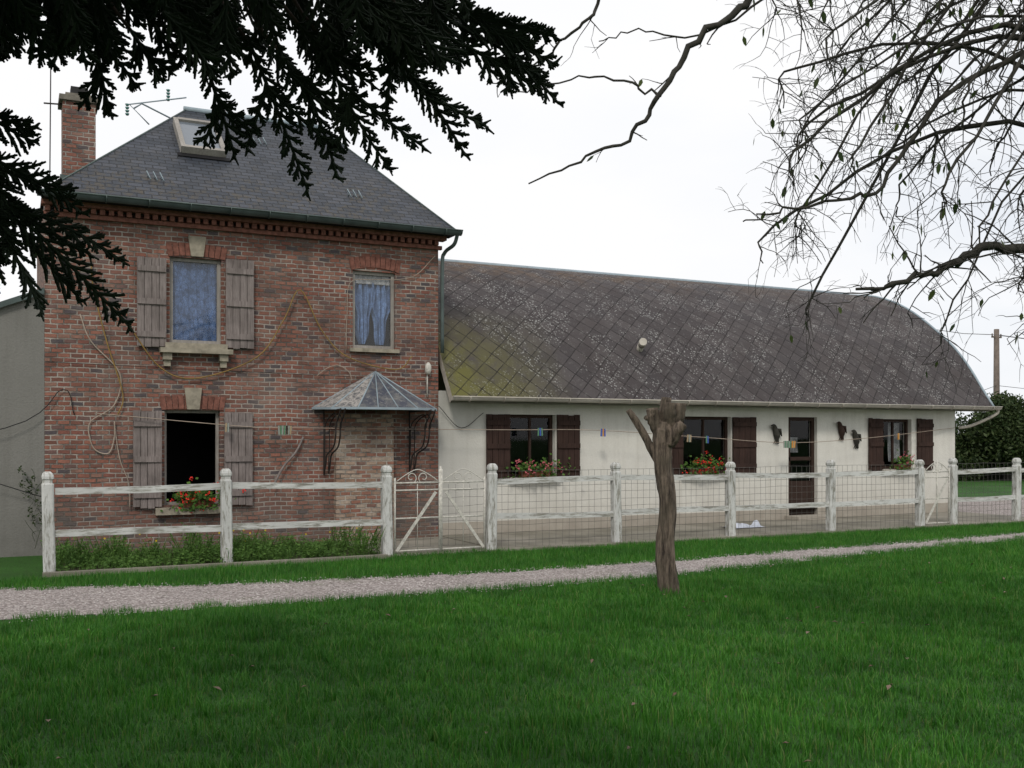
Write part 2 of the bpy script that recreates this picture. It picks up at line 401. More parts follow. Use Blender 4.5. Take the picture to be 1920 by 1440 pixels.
def drape(mb,x0,x1,z0,z1,y,amp,nf,mi=0,pinch=None,xs=None):
    nx=48;nz=18;b=len(mb.v)
    for j in range(nz+1):
        t=j/nz; z=z0+(z1-z0)*t
        for i in range(nx+1):
            s=i/nx; x=x0+(x1-x0)*s
            if pinch: cx=(x0+x1)/2; x=cx+(x-cx)*pinch(t)
            mb.v.append((x,y+amp*math.sin(s*nf*6.283+2*t)+amp*.4*math.sin(s*nf*15+t*5),z-(.05*math.sin(s*math.pi)*math.sin(t*14) if pinch else 0)))
    for j in range(nz):
        for i in range(nx):
            a=b+j*(nx+1)+i; mb.f.append((a,a+1,a+nx+2,a+nx+1)); mb.m.append(mi); mb.smooth.append(True)

F=15.12
# ------------------------------------------------------------------ brick house
H=empty('brick_house')
holes=[(2.0,2.95,2.72,4.18),(4.70,2.98,5.39,4.18),(1.93,.63,2.70,1.99)]
mb=MB(); wall(mb,.38,6.12,-.25,4.84,F,holes,.2)
mb.face([(.38,F,-.25),(.38,20.1,-.25),(.38,20.1,4.84),(.38,F,4.84)]); mb.face([(6.12,F,-.25),(6.12,20.1,-.25),(6.12,20.1,4.84),(6.12,F,4.84)])
mb.face([(.38,20.1,-.25),(6.12,20.1,-.25),(6.12,20.1,4.84),(.38,20.1,4.84)])
mb.obj('walls',M_brick,H)
mb=MB()
for h in holes: room(mb,h,F)
mb.obj('interior',M_dark,H)
mb=MB(); mb.box(4.40,F-.13,-.2,5.32,F-.002,1.96); mb.obj('brick_pier',M_brick2,H)
mb=MB(); mb.box(.36,F-.07,4.60,6.16,F-.002,4.66); mb.box(.34,F-.17,4.735,6.20,F-.002,4.80)
x=.38
while x<6.1:
    mb.box(x,F-.125,4.662,x+.065,F-.003,4.733); x+=.115
mb.obj('cornice',M_arch,H)
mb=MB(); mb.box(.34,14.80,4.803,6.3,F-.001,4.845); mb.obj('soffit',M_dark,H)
def arch(name,x0,x1,z0,z1,rise,key=None):
    mb=MB(); n=max(6,int((x1-x0)/.075)); 
    for i in range(n):
        a=i/n; b=(i+1)/n; g=.06
        def pt(t,top):
            xx=x0+(x1-x0)*t; off=rise*(1-(2*t-1)**2)
            fan=(t-.5)*.06
            return (xx+(fan if top else -fan*.2),(z1 if top else z0)+off)
        a2=a+g/n; b2=b-g/n
        p=[pt(a2,0),pt(b2,0),pt(b2,1),pt(a2,1)]
        yf=F-.014-rnd.uniform(0,.006)
        fr=[(q[0],yf,q[1]) for q in p]; bk=[(q[0],F-.001,q[1]) for q in p]
        mb.face(fr)
        for k in range(4): mb.face([fr[k],bk[k],bk[(k+1)%4],fr[(k+1)%4]])
    mb.obj(name,M_arch,H)
    if key:
        m=MB(); c=(x0+x1)/2; w0,w1,k0,k1=key
        fr=[(c-w0,F-.045,k0),(c+w0,F-.045,k0),(c+w1,F-.045,k1),(c-w1,F-.045,k1)]; bk=[(q[0],F-.001,q[2]) for q in fr]
        m.face(fr)
        for k in range(4): m.face([fr[k],bk[k],bk[(k+1)%4],fr[(k+1)%4]])
        m.obj(name+'_keystone',M_stone,H)
arch('upper_window_arch',1.97,2.78,4.18,4.36,.03,(.085,.125,4.2,4.49))
arch('small_window_arch',4.66,5.46,4.18,4.36,.06)
arch('lower_window_arch',1.88,2.76,1.99,2.18,.02,(.085,.12,2.0,2.31))
mb=MB(); mb.box(1.86,F-.16,2.80,2.86,F-.002,2.87); mb.box(1.93,F-.11,2.872,2.79,F-.003,2.945)
for xx in (1.90,2.68):
    mb.box(xx,F-.11,2.70,xx+.12,F-.003,2.798); mb.box(xx+.015,F-.07,2.61,xx+.105,F-.003,2.698)
mb.box(4.64,F-.07,2.92,5.44,F-.002,2.978); mb.box(1.8,F-.12,.5,2.74,F-.002,.60)
mb.obj('stone_sills',M_stone,H)
mb=MB(); frame(mb,2.0,2.95,2.72,4.18,F+.06,.05,mull=False); frame(mb,4.70,2.98,5.39,4.18,F+.05,.05,mull=False); frame(mb,1.93,.63,2.70,1.99,F+.10,.04,mull=False)
mb.obj('window_frames',M_frame,H)
mb=MB(); mb.face([(2.045,F+.09,2.99),(2.675,F+.09,2.99),(2.675,F+.09,4.14),(2.045,F+.09,4.14)]); mb.face([(4.75,F+.085,3.03),(5.34,F+.085,3.03),(5.34,F+.085,4.13),(4.75,F+.085,4.13)])
mb.obj('window_glass',M_glass,H)
mb=MB(); drape(mb,2.03,2.69,2.97,4.16,F+.13,.012,5); mb.obj('lace_curtain',M_bluec,H)
mb=MB()
for cx,ph in ((4.90,0),(5.19,1)):
    drape(mb,cx-.17,cx+.17,3.06,4.04,F+.16,.035,3.5,0,lambda t,ph=ph:.28+.75*min(1,t*1.5)+.14*math.sin(t*10+ph))
mb.obj('gathered_curtains',M_bluec2,H)
mb=MB(); drape(mb,4.74,5.35,4.0,4.15,F+.118,.008,8); mb.obj('curtain_pelmet',M_whitec,H)
shutter('shutter_upper_left',1.55,1.95,2.89,4.14,F-.04,M_shut,H)
shutter('shutter_upper_right',2.77,3.18,2.90,4.19,F-.04,M_shut,H)
shutter('shutter_lower_left',1.50,1.89,.61,1.97,F-.04,M_shut,H)
shutter('shutter_lower_right',2.75,3.16,.61,1.96,F-.04,M_shut,H)
def uvp(p,o,u,v): q=Vector(p)-Vector(o); return (q.dot(Vector(u)),q.dot(Vector(v)))
ex0,ex1,ey0,ey1,ez=.34,6.33,14.80,20.4,4.86; rx0,rx1,ry,rz=2.60,4.88,17.6,7.08
mb=MB()
fp=[(ex0,ey0,ez),(ex1,ey0,ez),(rx1,ry,rz),(rx0,ry,rz)]; u=Vector((1,0,0)); v=Vector((0,ry-ey0,rz-ez)).normalized(); mb.face(fp,0,[uvp(p,fp[0],u,v) for p in fp])
fp=[(ex1,ey1,ez),(ex0,ey1,ez),(rx0,ry,rz),(rx1,ry,rz)]; u=Vector((-1,0,0)); v=Vector((0,ry-ey1,rz-ez)).normalized(); mb.face(fp,0,[uvp(p,fp[0],u,v) for p in fp])
fp=[(ex0,ey1,ez),(ex0,ey0,ez),(rx0,ry,rz)]; u=Vector((0,-1,0)); v=Vector((rx0-ex0,0,rz-ez)).normalized(); mb.face(fp,0,[uvp(p,fp[0],u,v) for p in fp])
fp=[(ex1,ey0,ez),(ex1,ey1,ez),(rx1,ry,rz)]; u=Vector((0,1,0)); v=Vector((rx1-ex1,0,rz-ez)).normalized(); mb.face(fp,0,[uvp(p,fp[0],u,v) for p in fp])
mb.obj('slate_roof',M_slate,H)
mb=MB(); mb.tube([(rx0-.05,ry,rz),(rx1+.05,ry,rz)],.05,8)
for a,b in(((ex0,ey0,ez),(rx0,ry,rz)),((ex1,ey0,ez),(rx1,ry,rz))): mb.tube([a,b],.014,6,1)
mb.obj('ridge_caps',[M_ridge,M_zinc],H)
def gutter(name,x0,x1,y,z,r,mat,parent,brk=.9):
    mb=MB(); n=10; b=len(mb.v)
    for xx in (x0,x1):
        for k in range(n+1):
            t=math.pi+math.pi*k/n; mb.v.append((xx,y+r*math.cos(t),z+r*math.sin(t)))
    for k in range(n): mb.f.append((b+k,b+k+1,b+n+2+k,b+n+1+k)); mb.m.append(0); mb.smooth.append(True)
    for o_ in (b,b+n+1): mb.f.append(tuple(o_+k for k in range(n+1))); mb.m.append(0); mb.smooth.append(False)
    mb.tube([(x0,y-r,z),(x1,y-r,z)],.012,6)
    x=x0+.3
    while x<x1:
        mb.tube([(x,y+r*1.12*math.cos(math.pi+math.pi*k/8),z+r*1.12*math.sin(math.pi+math.pi*k/8)) for k in range(9)],.008,5); x+=brk
    return mb.obj(name,mat,parent)
gutter('gutter',.28,6.36,14.75,4.86,.075,M_zinc,H,.55)
mb=MB(); mb.tube(spline([(6.30,14.76,4.8),(6.28,14.85,4.66),(6.20,15.05,4.55),(6.17,15.07,4.3),(6.17,15.07,2.95)]),.03,8); mb.obj('downpipe',M_zinc,H)
v=Vector((0,ry-ey0,rz-ez)).normalized(); nn=Vector((0,-v.z,v.y)); u=Vector((1,0,0))
P=lambda x,y,h: Vector((x,y,ez+(y-ey0)*(rz-ez)/(ry-ey0)))+nn*h
mb=MB()
def slab(mb,x0,x1,y0,y1,h0,h1,mi=0):
    a=[P(x0,y0,h0),P(x1,y0,h0),P(x1,y1,h0),P(x0,y1,h0)]; b=[P(x0,y0,h1),P(x1,y0,h1),P(x1,y1,h1),P(x0,y1,h1)]
    mb.face(b,mi)
    for k in range(4): mb.face([a[k],a[(k+1)%4],b[(k+1)%4],b[k]],mi)
X0,X1,Y0,Y1=2.30,2.98,16.18,17.05
slab(mb,X0-.05,X1+.05,Y0-.10,Y0-.012,0,.02,1)
slab(mb,X0,X0+.07,Y0,Y1,0,.12); slab(mb,X1-.07,X1,Y0,Y1,0,.12); slab(mb,X0+.07,X1-.07,Y0,Y0+.06,0,.12); slab(mb,X0+.07,X1-.07,Y1-.06,Y1,0,.13)
slab(mb,X0+.07,X1-.07,Y0+.06,Y1-.06,0,.09,2)
g=NT('skylight_glass'); g.color((.13,.15,.175)); g.b.inputs['Roughness'].default_value=.15; g.b.inputs['Specular IOR Level'].default_value=.6
mb.obj('skylight',[M_frame,M_dark,g.mat],H)
mb=MB()
for (hx,hy) in ((1.83,15.39),(3.62,16.79),(4.84,15.5)):
    for k in (-.09,0,.09):
        a=P(hx+k,hy,0); mb.tube([a,a+Vector((-.02,0,.10)),P(hx+k+.03,hy-.05,.01)],.009,4)
mb.obj('snow_hooks',M_ridge,H)
mb=MB(); mb.tube([(2.45,17.3,6.75),(1.85,17.2,6.95),(1.72,17.2,6.85)],.014,5); mb.tube([(1.95,17.1,6.60),(1.65,17.1,6.88),(2.55,17.3,7.18)],.012,5)
mb.obj('cable_bracket',M_ridge,H)
mb=MB()
for px,pz in ((1.62,6.88),(2.24,7.2)):
    for k in range(4): mb.tube([(px,17.1,pz-.05*k),(px,17.1,pz-.05*k-.03)],[.035,.02],7)
g=simple('insulator_glass',(.05,.16,.15),.2,5,.2,.6); mb.obj('insulators',g,H)
mb=MB(); mb.box(.68,17.0,4.4,1.15,17.5,6.78); mb.obj('chimney_stack',M_brick,H)
mb=MB(); mb.box(.63,16.95,6.78,1.20,17.55,6.86); mb.box(.72,17.04,6.862,1.11,17.46,6.92)
mb.obj('chimney_cap',M_chim,H)
mb=MB(); mb.box(.80,17.12,6.922,1.05,17.38,7.05); mb.obj('chimney_pot',M_black,H)
mb=MB(); mb.box(.64,16.93,5.2,1.19,17.0-.002,5.62); mb.obj('chimney_flashing',M_zinc,H)
mb=MB(); mb.tube([(.50,17.2,4.8),(.52,17.2,7.45)],.010,6); mb.beam((.42,17.2,6.75),(.72,17.2,6.77),.02,.02); mb.obj('antenna_mast',M_iron,H)
ap=Vector((5.05,15.08,2.62)); pts=[(4.06,15.1,2.04),(4.22,14.62,2.03),(4.55,14.38,2.03),(5.50,14.38,2.03),(5.88,14.60,2.03),(6.03,15.1,2.04)]
g=NT('canopy_zinc_panels'); o=g.co(); cc=g.mix(g.mapr(g.noise(o,7,6,.7),.45,.6),(.06,.065,.085),(.13,.13,.13)); cc=g.mix(g.mapr(g.noise(o,22,5,.8),.56,.66,0,.7),cc,(.34,.33,.31)); g.color(cc); g.b.inputs['Roughness'].default_value=.4; M_can=g.mat
g=NT('canopy_lichened_panels'); o=g.co(); cc=g.mix(g.mapr(g.noise(o,16,6,.8),.42,.56),(.10,.10,.105),(.34,.32,.30)); g.color(cc); M_can2=g.mat
mb=MB()
for i in range(5): mb.face([ap+Vector((-.03+.012*i,0,0)),pts[i],pts[i+1],ap+Vector((-.03+.012*(i+1),0,0))],2 if i in(0,1,4) else 0)
for i in range(6): mb.tube([ap,pts[i]],.012,5,1)
for t in (.33,.67):
    q=Vector(pts[2]).lerp(Vector(pts[3]),t); mb.tube([ap,q],.009,5,1)
for i in range(5): mb.beam(pts[i],pts[i+1],.02,.035,1)
mb.obj('entrance_canopy',[M_can,M_ridge,M_can2],H)
mb=MB()
for xx,xo in ((4.24,4.30),(5.62,5.72)):
    for off in (0,.07):
        mb.tube(spline([(xx+off,15.08,1.05),(xx+off,15.0,1.20),(xx+off,14.92,1.34),(xo+off,14.80,1.45),(xo+off,14.68,1.62),(xo+off,14.66,1.78),(xo+off,14.52,1.9),(xo+off,14.42,2.02)]),.013,6)
        mb.tube(spline([(xx+off,15.09,1.1),(xx+off,15.04,1.5),(xx+off,15.0,1.8),(xo+off,14.8,1.95),(xo+off,14.62,1.88),(xo+off,14.62,1.75),(xo+off,14.7,1.74)]),.009,5)
    mb.tube([(xx,15.09,1.02),(xx,15.09,2.02)],.012,5); mb.tube([(xx,15.09,2.0),(xo,14.42,2.01)],.012,5)
mb.obj('canopy_brackets',M_iron,H)
mb=MB(); mb.tube([(5.92,15.09,2.25),(5.92,15.09,2.66)],.012,6); mb.tube([(5.92,15.05,2.60),(5.92,15.05,2.66),(5.92,15.05,2.74),(5.92,15.05,2.79)],[.03,.05,.05,.02],10); mb.obj('wall_lamp',M_whiteiron,H)
yy=F-.03
def pl(l,y=yy): return [(a,y-rnd.uniform(0,.02),b) for a,b in l]
mb=MB(); mb.tube(spline(pl([(.96,4.07),(.99,3.66),(1.16,2.93),(1.37,2.2),(1.30,1.9)])),.010,5); mb.tube(spline(pl([(1.44,3.17),(1.87,2.58),(2.38,2.45),(3.22,2.78),(3.62,3.36),(3.86,3.81),(4.19,3.22),(4.6,2.83),(5.38,2.66),(5.65,2.88)],F-.06)),.010,5); mb.obj('yellow_hose',M_yel,H)
mb=MB(); mb.tube(spline(pl([(.82,3.29),(.96,2.92),(1.33,2.49),(1.26,2.05),(.96,1.82),(.94,1.6),(1.02,1.42),(1.19,1.38),(1.26,1.6),(1.26,1.82)])),.009,5)
mb.tube(spline(pl([(1.26,1.8),(1.33,1.3),(1.45,.95),(1.46,.6)])),.007,5)
mb.tube(spline(pl([(6.05,4.5),(5.65,4.13),(5.03,4.05),(4.65,3.98),(4.6,3.5),(4.58,2.95)])),.006,5); mb.tube(spline(pl([(4.12,2.53),(4.3,2.66),(4.47,2.70),(4.63,2.6),(4.68,2.45)])),.006,5); mb.obj('pale_hose',M_pale,H)
mb=MB(); mb.tube([(.4,15.09,2.62),(6.1,15.09,2.5)],.004,4); mb.tube(spline([(-3,14.9,1.2),(-.1,15.0,1.72),(.6,15.08,2.25),(.75,15.08,1.9)]),.007,5); mb.tube(spline([(6.1,15.05,2.1),(6.5,15.08,1.75),(6.9,15.08,2.0)]),.006,5); mb.tube(spline([(-1,14.9,1.3),(.2,15.0,.85),(.38,15.05,.8)]),.006,4); mb.obj('facade_cables',M_black,H)
mb=MB(); mb.tube(spline([(3.92,F-.03,1.60),(3.80,F-.06,1.38),(3.6,F-.08,1.15),(3.44,F-.1,.85)]),.018,6); mb.obj('leaning_pole',M_shut,H)

# ------------------------------------------------------------------ grey lean-to
G=empty('rendered_outbuilding')
mb=MB(); yg=F+.004
mb.face([(-6,yg,-.2),(.378,yg,-.2),(.378,yg,3.56),(-6,yg,.9)]); mb.face([(-6,yg,-.2),(-6,yg+5,-.2),(-6,yg+5,.9),(-6,yg,.9)])
mb.obj('wall',M_grey,G)
mb=MB(); mb.face([(-6.2,yg-.08,.87),(.376,yg-.08,3.62),(.376,yg+5,3.62),(-6.2,yg+5,.87)]); mb.face([(-6.2,yg-.08,.79),(.376,yg-.08,3.54),(.376,yg-.08,3.62),(-6.2,yg-.08,.87)]); mb.obj('roof',M_zinc,G)

# ------------------------------------------------------------------ white cottage wing
C=empty('white_farmhouse_wing')
wh=[(7.40,.93,8.26,1.98),(10.88,.93,11.98,1.98),(13.36,-.02,14.08,1.99),(15.80,.95,16.63,1.97)]
mb=MB(); wall(mb,6.125,17.9,.22,2.35,F+.003,[(a,max(b,.22),c,d) for a,b,c,d in wh],.22)
gab=[(15.12,2.3),(15.33,3.0),(16.17,3.89),(17.24,4.62),(18.9,5.04),(20.56,4.62),(21.63,3.89),(22.47,3.0),(22.7,2.3)]
mb.face([(17.9,F+.003,-.3),(17.9,22.7,-.3)]+[(17.9,a,b) for a,b in reversed(gab)]); mb.face([(17.9,22.7,-.3),(6.125,22.7,-.3),(6.125,22.7,2.3),(17.9,22.7,2.3)])
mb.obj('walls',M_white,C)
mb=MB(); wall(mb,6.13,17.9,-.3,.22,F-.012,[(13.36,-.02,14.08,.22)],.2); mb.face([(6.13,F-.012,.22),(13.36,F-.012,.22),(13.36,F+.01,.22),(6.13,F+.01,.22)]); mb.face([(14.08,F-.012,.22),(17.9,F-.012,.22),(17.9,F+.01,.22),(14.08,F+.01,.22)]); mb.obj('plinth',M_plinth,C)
mb=MB()
for h in wh: room(mb,h,F+.02)
mb.obj('interior',M_dark,C)
mb=MB()
for i,h in enumerate(wh):
    if i!=2: frame(mb,h[0],h[1],h[2],h[3],F+.10,.055,.05)
h=wh[2]; frame(mb,h[0],h[1],h[2],h[3],F+.08,.07,.05,0,False)
mb.box(h[0]+.07,F+.09,.05,h[2]-.07,F+.12,.75); mb.box(h[0]+.07,F+.088,1.15,h[2]-.07,F+.118,1.22); mb.box(h[0]+.07,F+.088,.752,h[0]+.12,F+.118,1.95)
mb.obj('joinery',M_brown,C)
mb=MB()
for i,h in enumerate(wh):
    mb.face([(h[0]+.05,F+.125,max(h[1],.75)),(h[2]-.05,F+.125,max(h[1],.75)),(h[2]-.05,F+.125,h[3]-.05),(h[0]+.05,F+.125,h[3]-.05)])
mb.obj('glass',M_glass2,C)
mb=MB(); drape(mb,13.50,13.95,1.3,1.6,F+.4,.01,2); drape(mb,16.25,16.58,1.1,1.9,F+.26,.02,2); mb.obj('net_curtains',M_whitec,C)
mb=MB(); 
for a,b,c,d_ in (wh[0],wh[1],wh[3]): mb.box(a-.05,F-.09,b-.07,c+.05,F-.001,b-.003)
mb.obj('sills',M_plinth,C)
for nm,a,b in (('shutter_1',6.95,7.39),('shutter_2',8.27,8.72),('shutter_3',10.42,10.87),('shutter_4',11.99,12.54),('shutter_5',15.40,15.79),('shutter_6',16.75,17.2)):
    shutter(nm,a,b,.93,1.98,F-.02,M_shut2,C,4)
prof=[(14.72,2.23),(15.0,2.62),(15.33,3.1),(15.72,3.56),(16.17,3.95),(16.68,4.34),(17.24,4.68),(18.0,4.97),(18.9,5.12)]
pp=[(p.x,p.y) for p in spline([(a,b,0) for a,b in prof],3)]
full=pp+[(37.8-a,b) for a,b in reversed(pp[:-1])]
x0,x1=6.20,18.58
mb=MB(); acc=0
for i in range(len(full)-1):
    (a,b),(c,dz)=full[i],full[i+1]; L=math.hypot(c-a,dz-b)
    mb.face([(x0,a,b),(x1,a,b),(x1,c,dz),(x0,c,dz)],0,[(0,acc),(x1-x0,acc),(x1-x0,acc+L),(0,acc+L)],False); acc+=L
ob=mb.obj('tiled_roof',M_fibre,C)
mb=MB()
inner=[(18.9+(a-18.9)*.975,b-.09) for a,b in full]
for i in range(len(full)-1):
    for xx in (x0,x1): mb.face([(xx,*full[i]),(xx,*full[i+1]),(xx,*inner[i+1]),(xx,*inner[i])])
    mb.face([(x0,*inner[i]),(x1,*inner[i]),(x1,*inner[i+1]),(x0,*inner[i+1])])
mb.obj('verge_boards_and_soffit',M_gutter,C)
mb=MB(); mb.tube([(x0,18.9,5.14),(x1+.03,18.9,5.14)],.05,8); mb.tube([(x1+.01,a,b+.01) for a,b in full],.025,6); mb.obj('ridge_and_verge_flashing',M_ridge,C)
gutter('gutter',6.17,18.72,14.68,2.24,.065,M_gutter,C,.6)
mb=MB(); mb.tube(spline([(18.70,14.70,2.2),(18.68,14.75,2.08),(18.3,15.0,1.86),(17.98,15.08,1.8)]),.03,8); mb.obj('downpipe',M_gutter,C)
mb=MB(); mb.tube([(10.15,15.45,3.12),(10.13,15.32,3.27)],.06,12); mb.tube([(10.13,15.30,3.26),(10.05,15.14,3.30)],.07,12); mb.obj('vent_pipe',M_gutter,C)
for i,(bx,bz) in enumerate(((12.99,1.72),(14.63,1.78),(15.02,1.62))):
    mb=MB(); y=F-.05
    mb.tube(spline([(bx-.12,y-.02,bz+.10),(bx-.05,y-.02,bz+.10),(bx+.0,y,bz+.03),(bx+.04,y,bz-.08),(bx+.05,y+.01,bz-.16),(bx+.09,y+.02,bz-.24)]),[.006,.035,.05,.065,.04,.02],8)
    mb.tube([(bx-.02,y,bz+.04),(bx+.09,y-.03,bz+.02),(bx+.14,y-.02,bz-.10)],[.02,.035,.01],6)
    mb.tube([(bx+.02,y,bz-.16),(bx-.02,y+.02,bz-.24)],.008,5); mb.tube([(bx+.05,y,bz-.16),(bx+.03,y+.02,bz-.25)],.008,5)
    o_=mb.obj('wall_bird_ornament',M_bark if i!=1 else M_brown)

# ------------------------------------------------------------------ flower pots
def flowers(name,x,z,w,y,n=90,red=True,parent=None):
    e=empty(name); r=random.Random(int(x*10))
    mb=MB(); 
    if w>.25: mb.box(x-w/2,y-.08,z,x+w/2,y+.06,z+.10)
    else: mb.tube([(x,y,z),(x,y,z+.14)],[.05,.075],12)
    mb.obj('planter',M_terra,e)
    mb=MB()
    for k in range(n*4):
        p=Vector((x+r.gauss(0,w*.42),y-.07+r.gauss(0,.06),z+.10+abs(r.gauss(0,.09))-.14*(r.random()<.4)))
        s=r.uniform(.02,.035); a=Vector((r.uniform(-1,1),r.uniform(-1,1),r.uniform(-.6,.6))).normalized(); b=a.orthogonal().normalized()
        mb.face([p+a*s,p+b*s,p-a*s,p-b*s],0)
    for k in range(n//3):
        c=Vector((x+r.gauss(0,w*.4),y-.13+r.gauss(0,.05),z+.15+r.gauss(0,.09)))
        for q in range(6):
            p=c+Vector((r.gauss(0,.017),r.gauss(0,.017),r.gauss(0,.017))); s=.015; a=Vector((r.uniform(-1,1),r.uniform(-1,1),r.uniform(-1,1))).normalized(); b=a.orthogonal().normalized()
            mb.face([p+a*s,p+b*s,p-a*s,p-b*s],1)
    mb.obj('geranium',[M_weed,M_red if red else M_pink],e)
flowers('geranium_planter',2.38,.60,.42,F-.06,100)
flowers('geranium_planter',7.85,.93,.55,F-.04,110,False)
flowers('geranium_planter',11.3,.93,.55,F-.04,120)
flowers('geranium_planter',16.3,.95,.3,F-.04,60,False)

# ------------------------------------------------------------------ fence
Y=12.97
FE=empty('wooden_fence')
posts=[.377,2.40,4.51,6.05,8.13,10.27,12.38,14.47,15.30,17.0,19.1,21.2]
mb=MB()
for i,x in enumerate(posts):
    w=.066; h=1.08+rnd.uniform(-.015,.02); lx=rnd.uniform(-.018,.018)
    prof_=[(-.3,1),(.3,1.02),(.7,.97),(h-.02,1),(h+.0,.80),(h+.03,.80),(h+.045,.98),(h+.075,.99),(h+.105,.85),(h+.13,.5)]
    b=len(mb.v)
    for z,s in prof_:
        jx=rnd.uniform(-.003,.003)
        for a,c in((-1,-.75),(-.75,-1),(.75,-1),(1,-.75),(1,.75),(.75,1),(-.75,1),(-1,.75)): mb.v.append((x+a*w*s+lx*z+jx,Y+c*w*s,z))
    for k in range(len(prof_)-1):
        for q in range(8):
            q2=(q+1)%8; mb.f.append((b+k*8+q,b+k*8+q2,b+k*8+8+q2,b+k*8+8+q)); mb.m.append(0); mb.smooth.append(False)
    e=b+(len(prof_)-1)*8; mb.f.append(tuple(e+q for q in range(8))); mb.m.append(0); mb.smooth.append(False)
mb.obj('posts',M_postpaint,FE)
mb=MB()
for i in range(len(posts)-1):
    if i in (2,7): continue
    for z in (.98,.47):
        a=rnd.uniform(-.02,.02); mid=rnd.uniform(-.015,.01); xm=(posts[i]+posts[i+1])/2
        mb.beam((posts[i]+.06,Y-.01,z+a),(xm,Y-.01,z+mid),.045,.08); mb.beam((xm,Y-.01,z+mid),(posts[i+1]-.06,Y-.01,z-a),.045,.08)
mb.obj('rails',M_railpaint,FE)
mb=MB()
def wire(mb,xa,xb,z0,z1,y,step=.11,r=.0026):
    x=xa
    while x<xb:
        j=rnd.uniform(-.01,.01); mb.tube([(x,y,z0),(x+j,y+rnd.uniform(-.01,.01),(z0+z1)/2),(x+j*.5,y,z1)],r,3,cap=False); x+=step
    z=z0
    while z<=z1:
        n=int((xb-xa)/.5)+1; mb.tube([(xa+(xb-xa)*k/n,y,z+rnd.uniform(-.012,.012)) for k in range(n+1)],r,3,cap=False); z+=step
for a,b in ((6.05,8.13),(8.13,10.27),(10.27,12.38),(12.38,14.47),(15.3,17),(17,19.1)): wire(mb,a+.07,b-.07,.02,1.12,Y+.03)
wire(mb,4.6,5.2,.1,.95,Y+.03); wire(mb,5.3,5.97,.1,.95,Y+.03)
mb.obj('wire_netting',M_rust,FE)
def spiral(cx,cz,y,r,a0,turn,sgn,n=22):
    return [(cx+r*(1-.75*k/n)*math.cos(a0+sgn*turn*k/n),y,cz+r*(1-.75*k/n)*math.sin(a0+sgn*turn*k/n)) for k in range(n+1)]
def gate(name,xa,xb,z0=.06,z1=1.0,two=True):
    mb=MB(); y=Y; m=(xa+xb)/2; r=.012
    leaves=[(xa,m-.015),(m+.015,xb)] if two else [(xa,xb)]
    for li,(a,b) in enumerate(leaves):
        for x in (a,b): mb.tube([(x,y,z0-.04),(x,y,z1+(.16 if abs(x-m)<.03 else .05))],r*1.2,6)
        for z in (z0,.5,z1-.12,z1-.02): mb.tube([(a,y,z),(b,y,z)],r,6)
        top,bot=((b,a) if li==0 else (a,b))
        mb.beam((bot+.02*(1 if bot==a else -1),y-.012,z0),(top+(.06 if top==a else -.06),y-.012,z1-.15),.012,.04)
        c=(a+b)/2
        mb.tube(spiral(c-.09,z1+.05,y,.085,-math.pi/2,7,1),.007,5); mb.tube(spiral(c+.09,z1+.05,y,.085,-math.pi/2,7,-1),.007,5)
        mb.tube(spline([(a+.02,y,z1),(c-.15,y,z1+.1),(c,y,z1+.16),(c+.15,y,z1+.1),(b-.02,y,z1)],5),.007,5)
        mb.tube([(c,y,z0),(c,y,z1)],.006,5)
    mb.tube([(m,y,z0-.03),(m,y,z1+.2)],.016,6)
    return mb.obj(name,M_whiteiron)
gate('wrought_iron_gate',4.62,5.95)
gate('wrought_iron_gate',14.58,15.2,two=False)

# ------------------------------------------------------------------ clothesline
CL=empty('clothesline')
mb=MB(); cl=[(1.0,15.0,1.93),(2.95,14.9,1.76),(3.65,14.88,1.74),(7.0,14.78,1.72),(8.8,14.75,1.72),(11.0,14.7,1.60),(13.0,14.72,1.50),(15.0,14.8,1.58),(17.85,15.08,1.80)]
cs=spline(cl,8); mb.tube(cs,.006,5); mb.obj('line',M_pale,CL)
cols=[simple('peg_'+n,c,.1) for n,c in (('green',(.10,.22,.13)),('blue',(.05,.10,.4)),('orange',(.55,.25,.05)),('wood',(.35,.27,.17)),('grey',(.26,.29,.26)))]
mb=MB()
def zline(x):
    for i in range(len(cs)-1):
        if cs[i].x<=x<=cs[i+1].x:
            t=(x-cs[i].x)/(cs[i+1].x-cs[i].x); return cs[i].lerp(cs[i+1],t)
    return cs[-1]
for x,n,ci in ((2.75,2,4),(3.5,5,0),(3.62,3,4),(7.75,3,1),(8.95,3,2),(10.7,3,4),(11.1,2,1),(12.9,6,0),(13.1,3,3),(16,2,3)):
    for k in range(n):
        p=zline(x+k*.03); c=ci if k%2 else (ci+4)%5
        mb.beam(p+Vector((0,0,.03)),p+Vector((rnd.uniform(-.01,.01),0,-.10)),.018,.02,c)
mb.obj('pegs',cols,CL)

# ------------------------------------------------------------------ pollarded tree
PT=empty('pollarded_tree'); B=Vector((6.02,8.63,0)); R=Vector((.897,-.4415,0)); Fw=Vector((.4415,.897,0))
def loc(u,z,v=0): return B+R*u+Fw*v+Vector((0,0,z))
def knob(mb,path,rad,n=16,amp=.12,seed=1):
    P=spline(path,6); m=len(rad)-1; rr=[]
    for i in range(len(P)):
        t=i/(len(P)-1)*m; k=min(int(t),m-1); rr.append(rad[k]+(rad[k+1]-rad[k])*(t-k))
    b=len(mb.v); mb.tube(P,rr,n)
    r=random.Random(seed)
    ph=[r.uniform(0,6) for _ in range(4)]
    for i in range(len(P)):
        c=P[i]
        for k in range(n):
            idx=b+i*n+k; v=Vector(mb.v[idx]); a=2*math.pi*k/n
            s=1+amp*(math.sin(3*a+ph[0]+i*.25)*.5+math.sin(5*a+ph[1]-i*.18)*.35+r.uniform(-.5,.5)*.7)
            mb.v[idx]=tuple(c+(v-c)*s)
mb=MB()
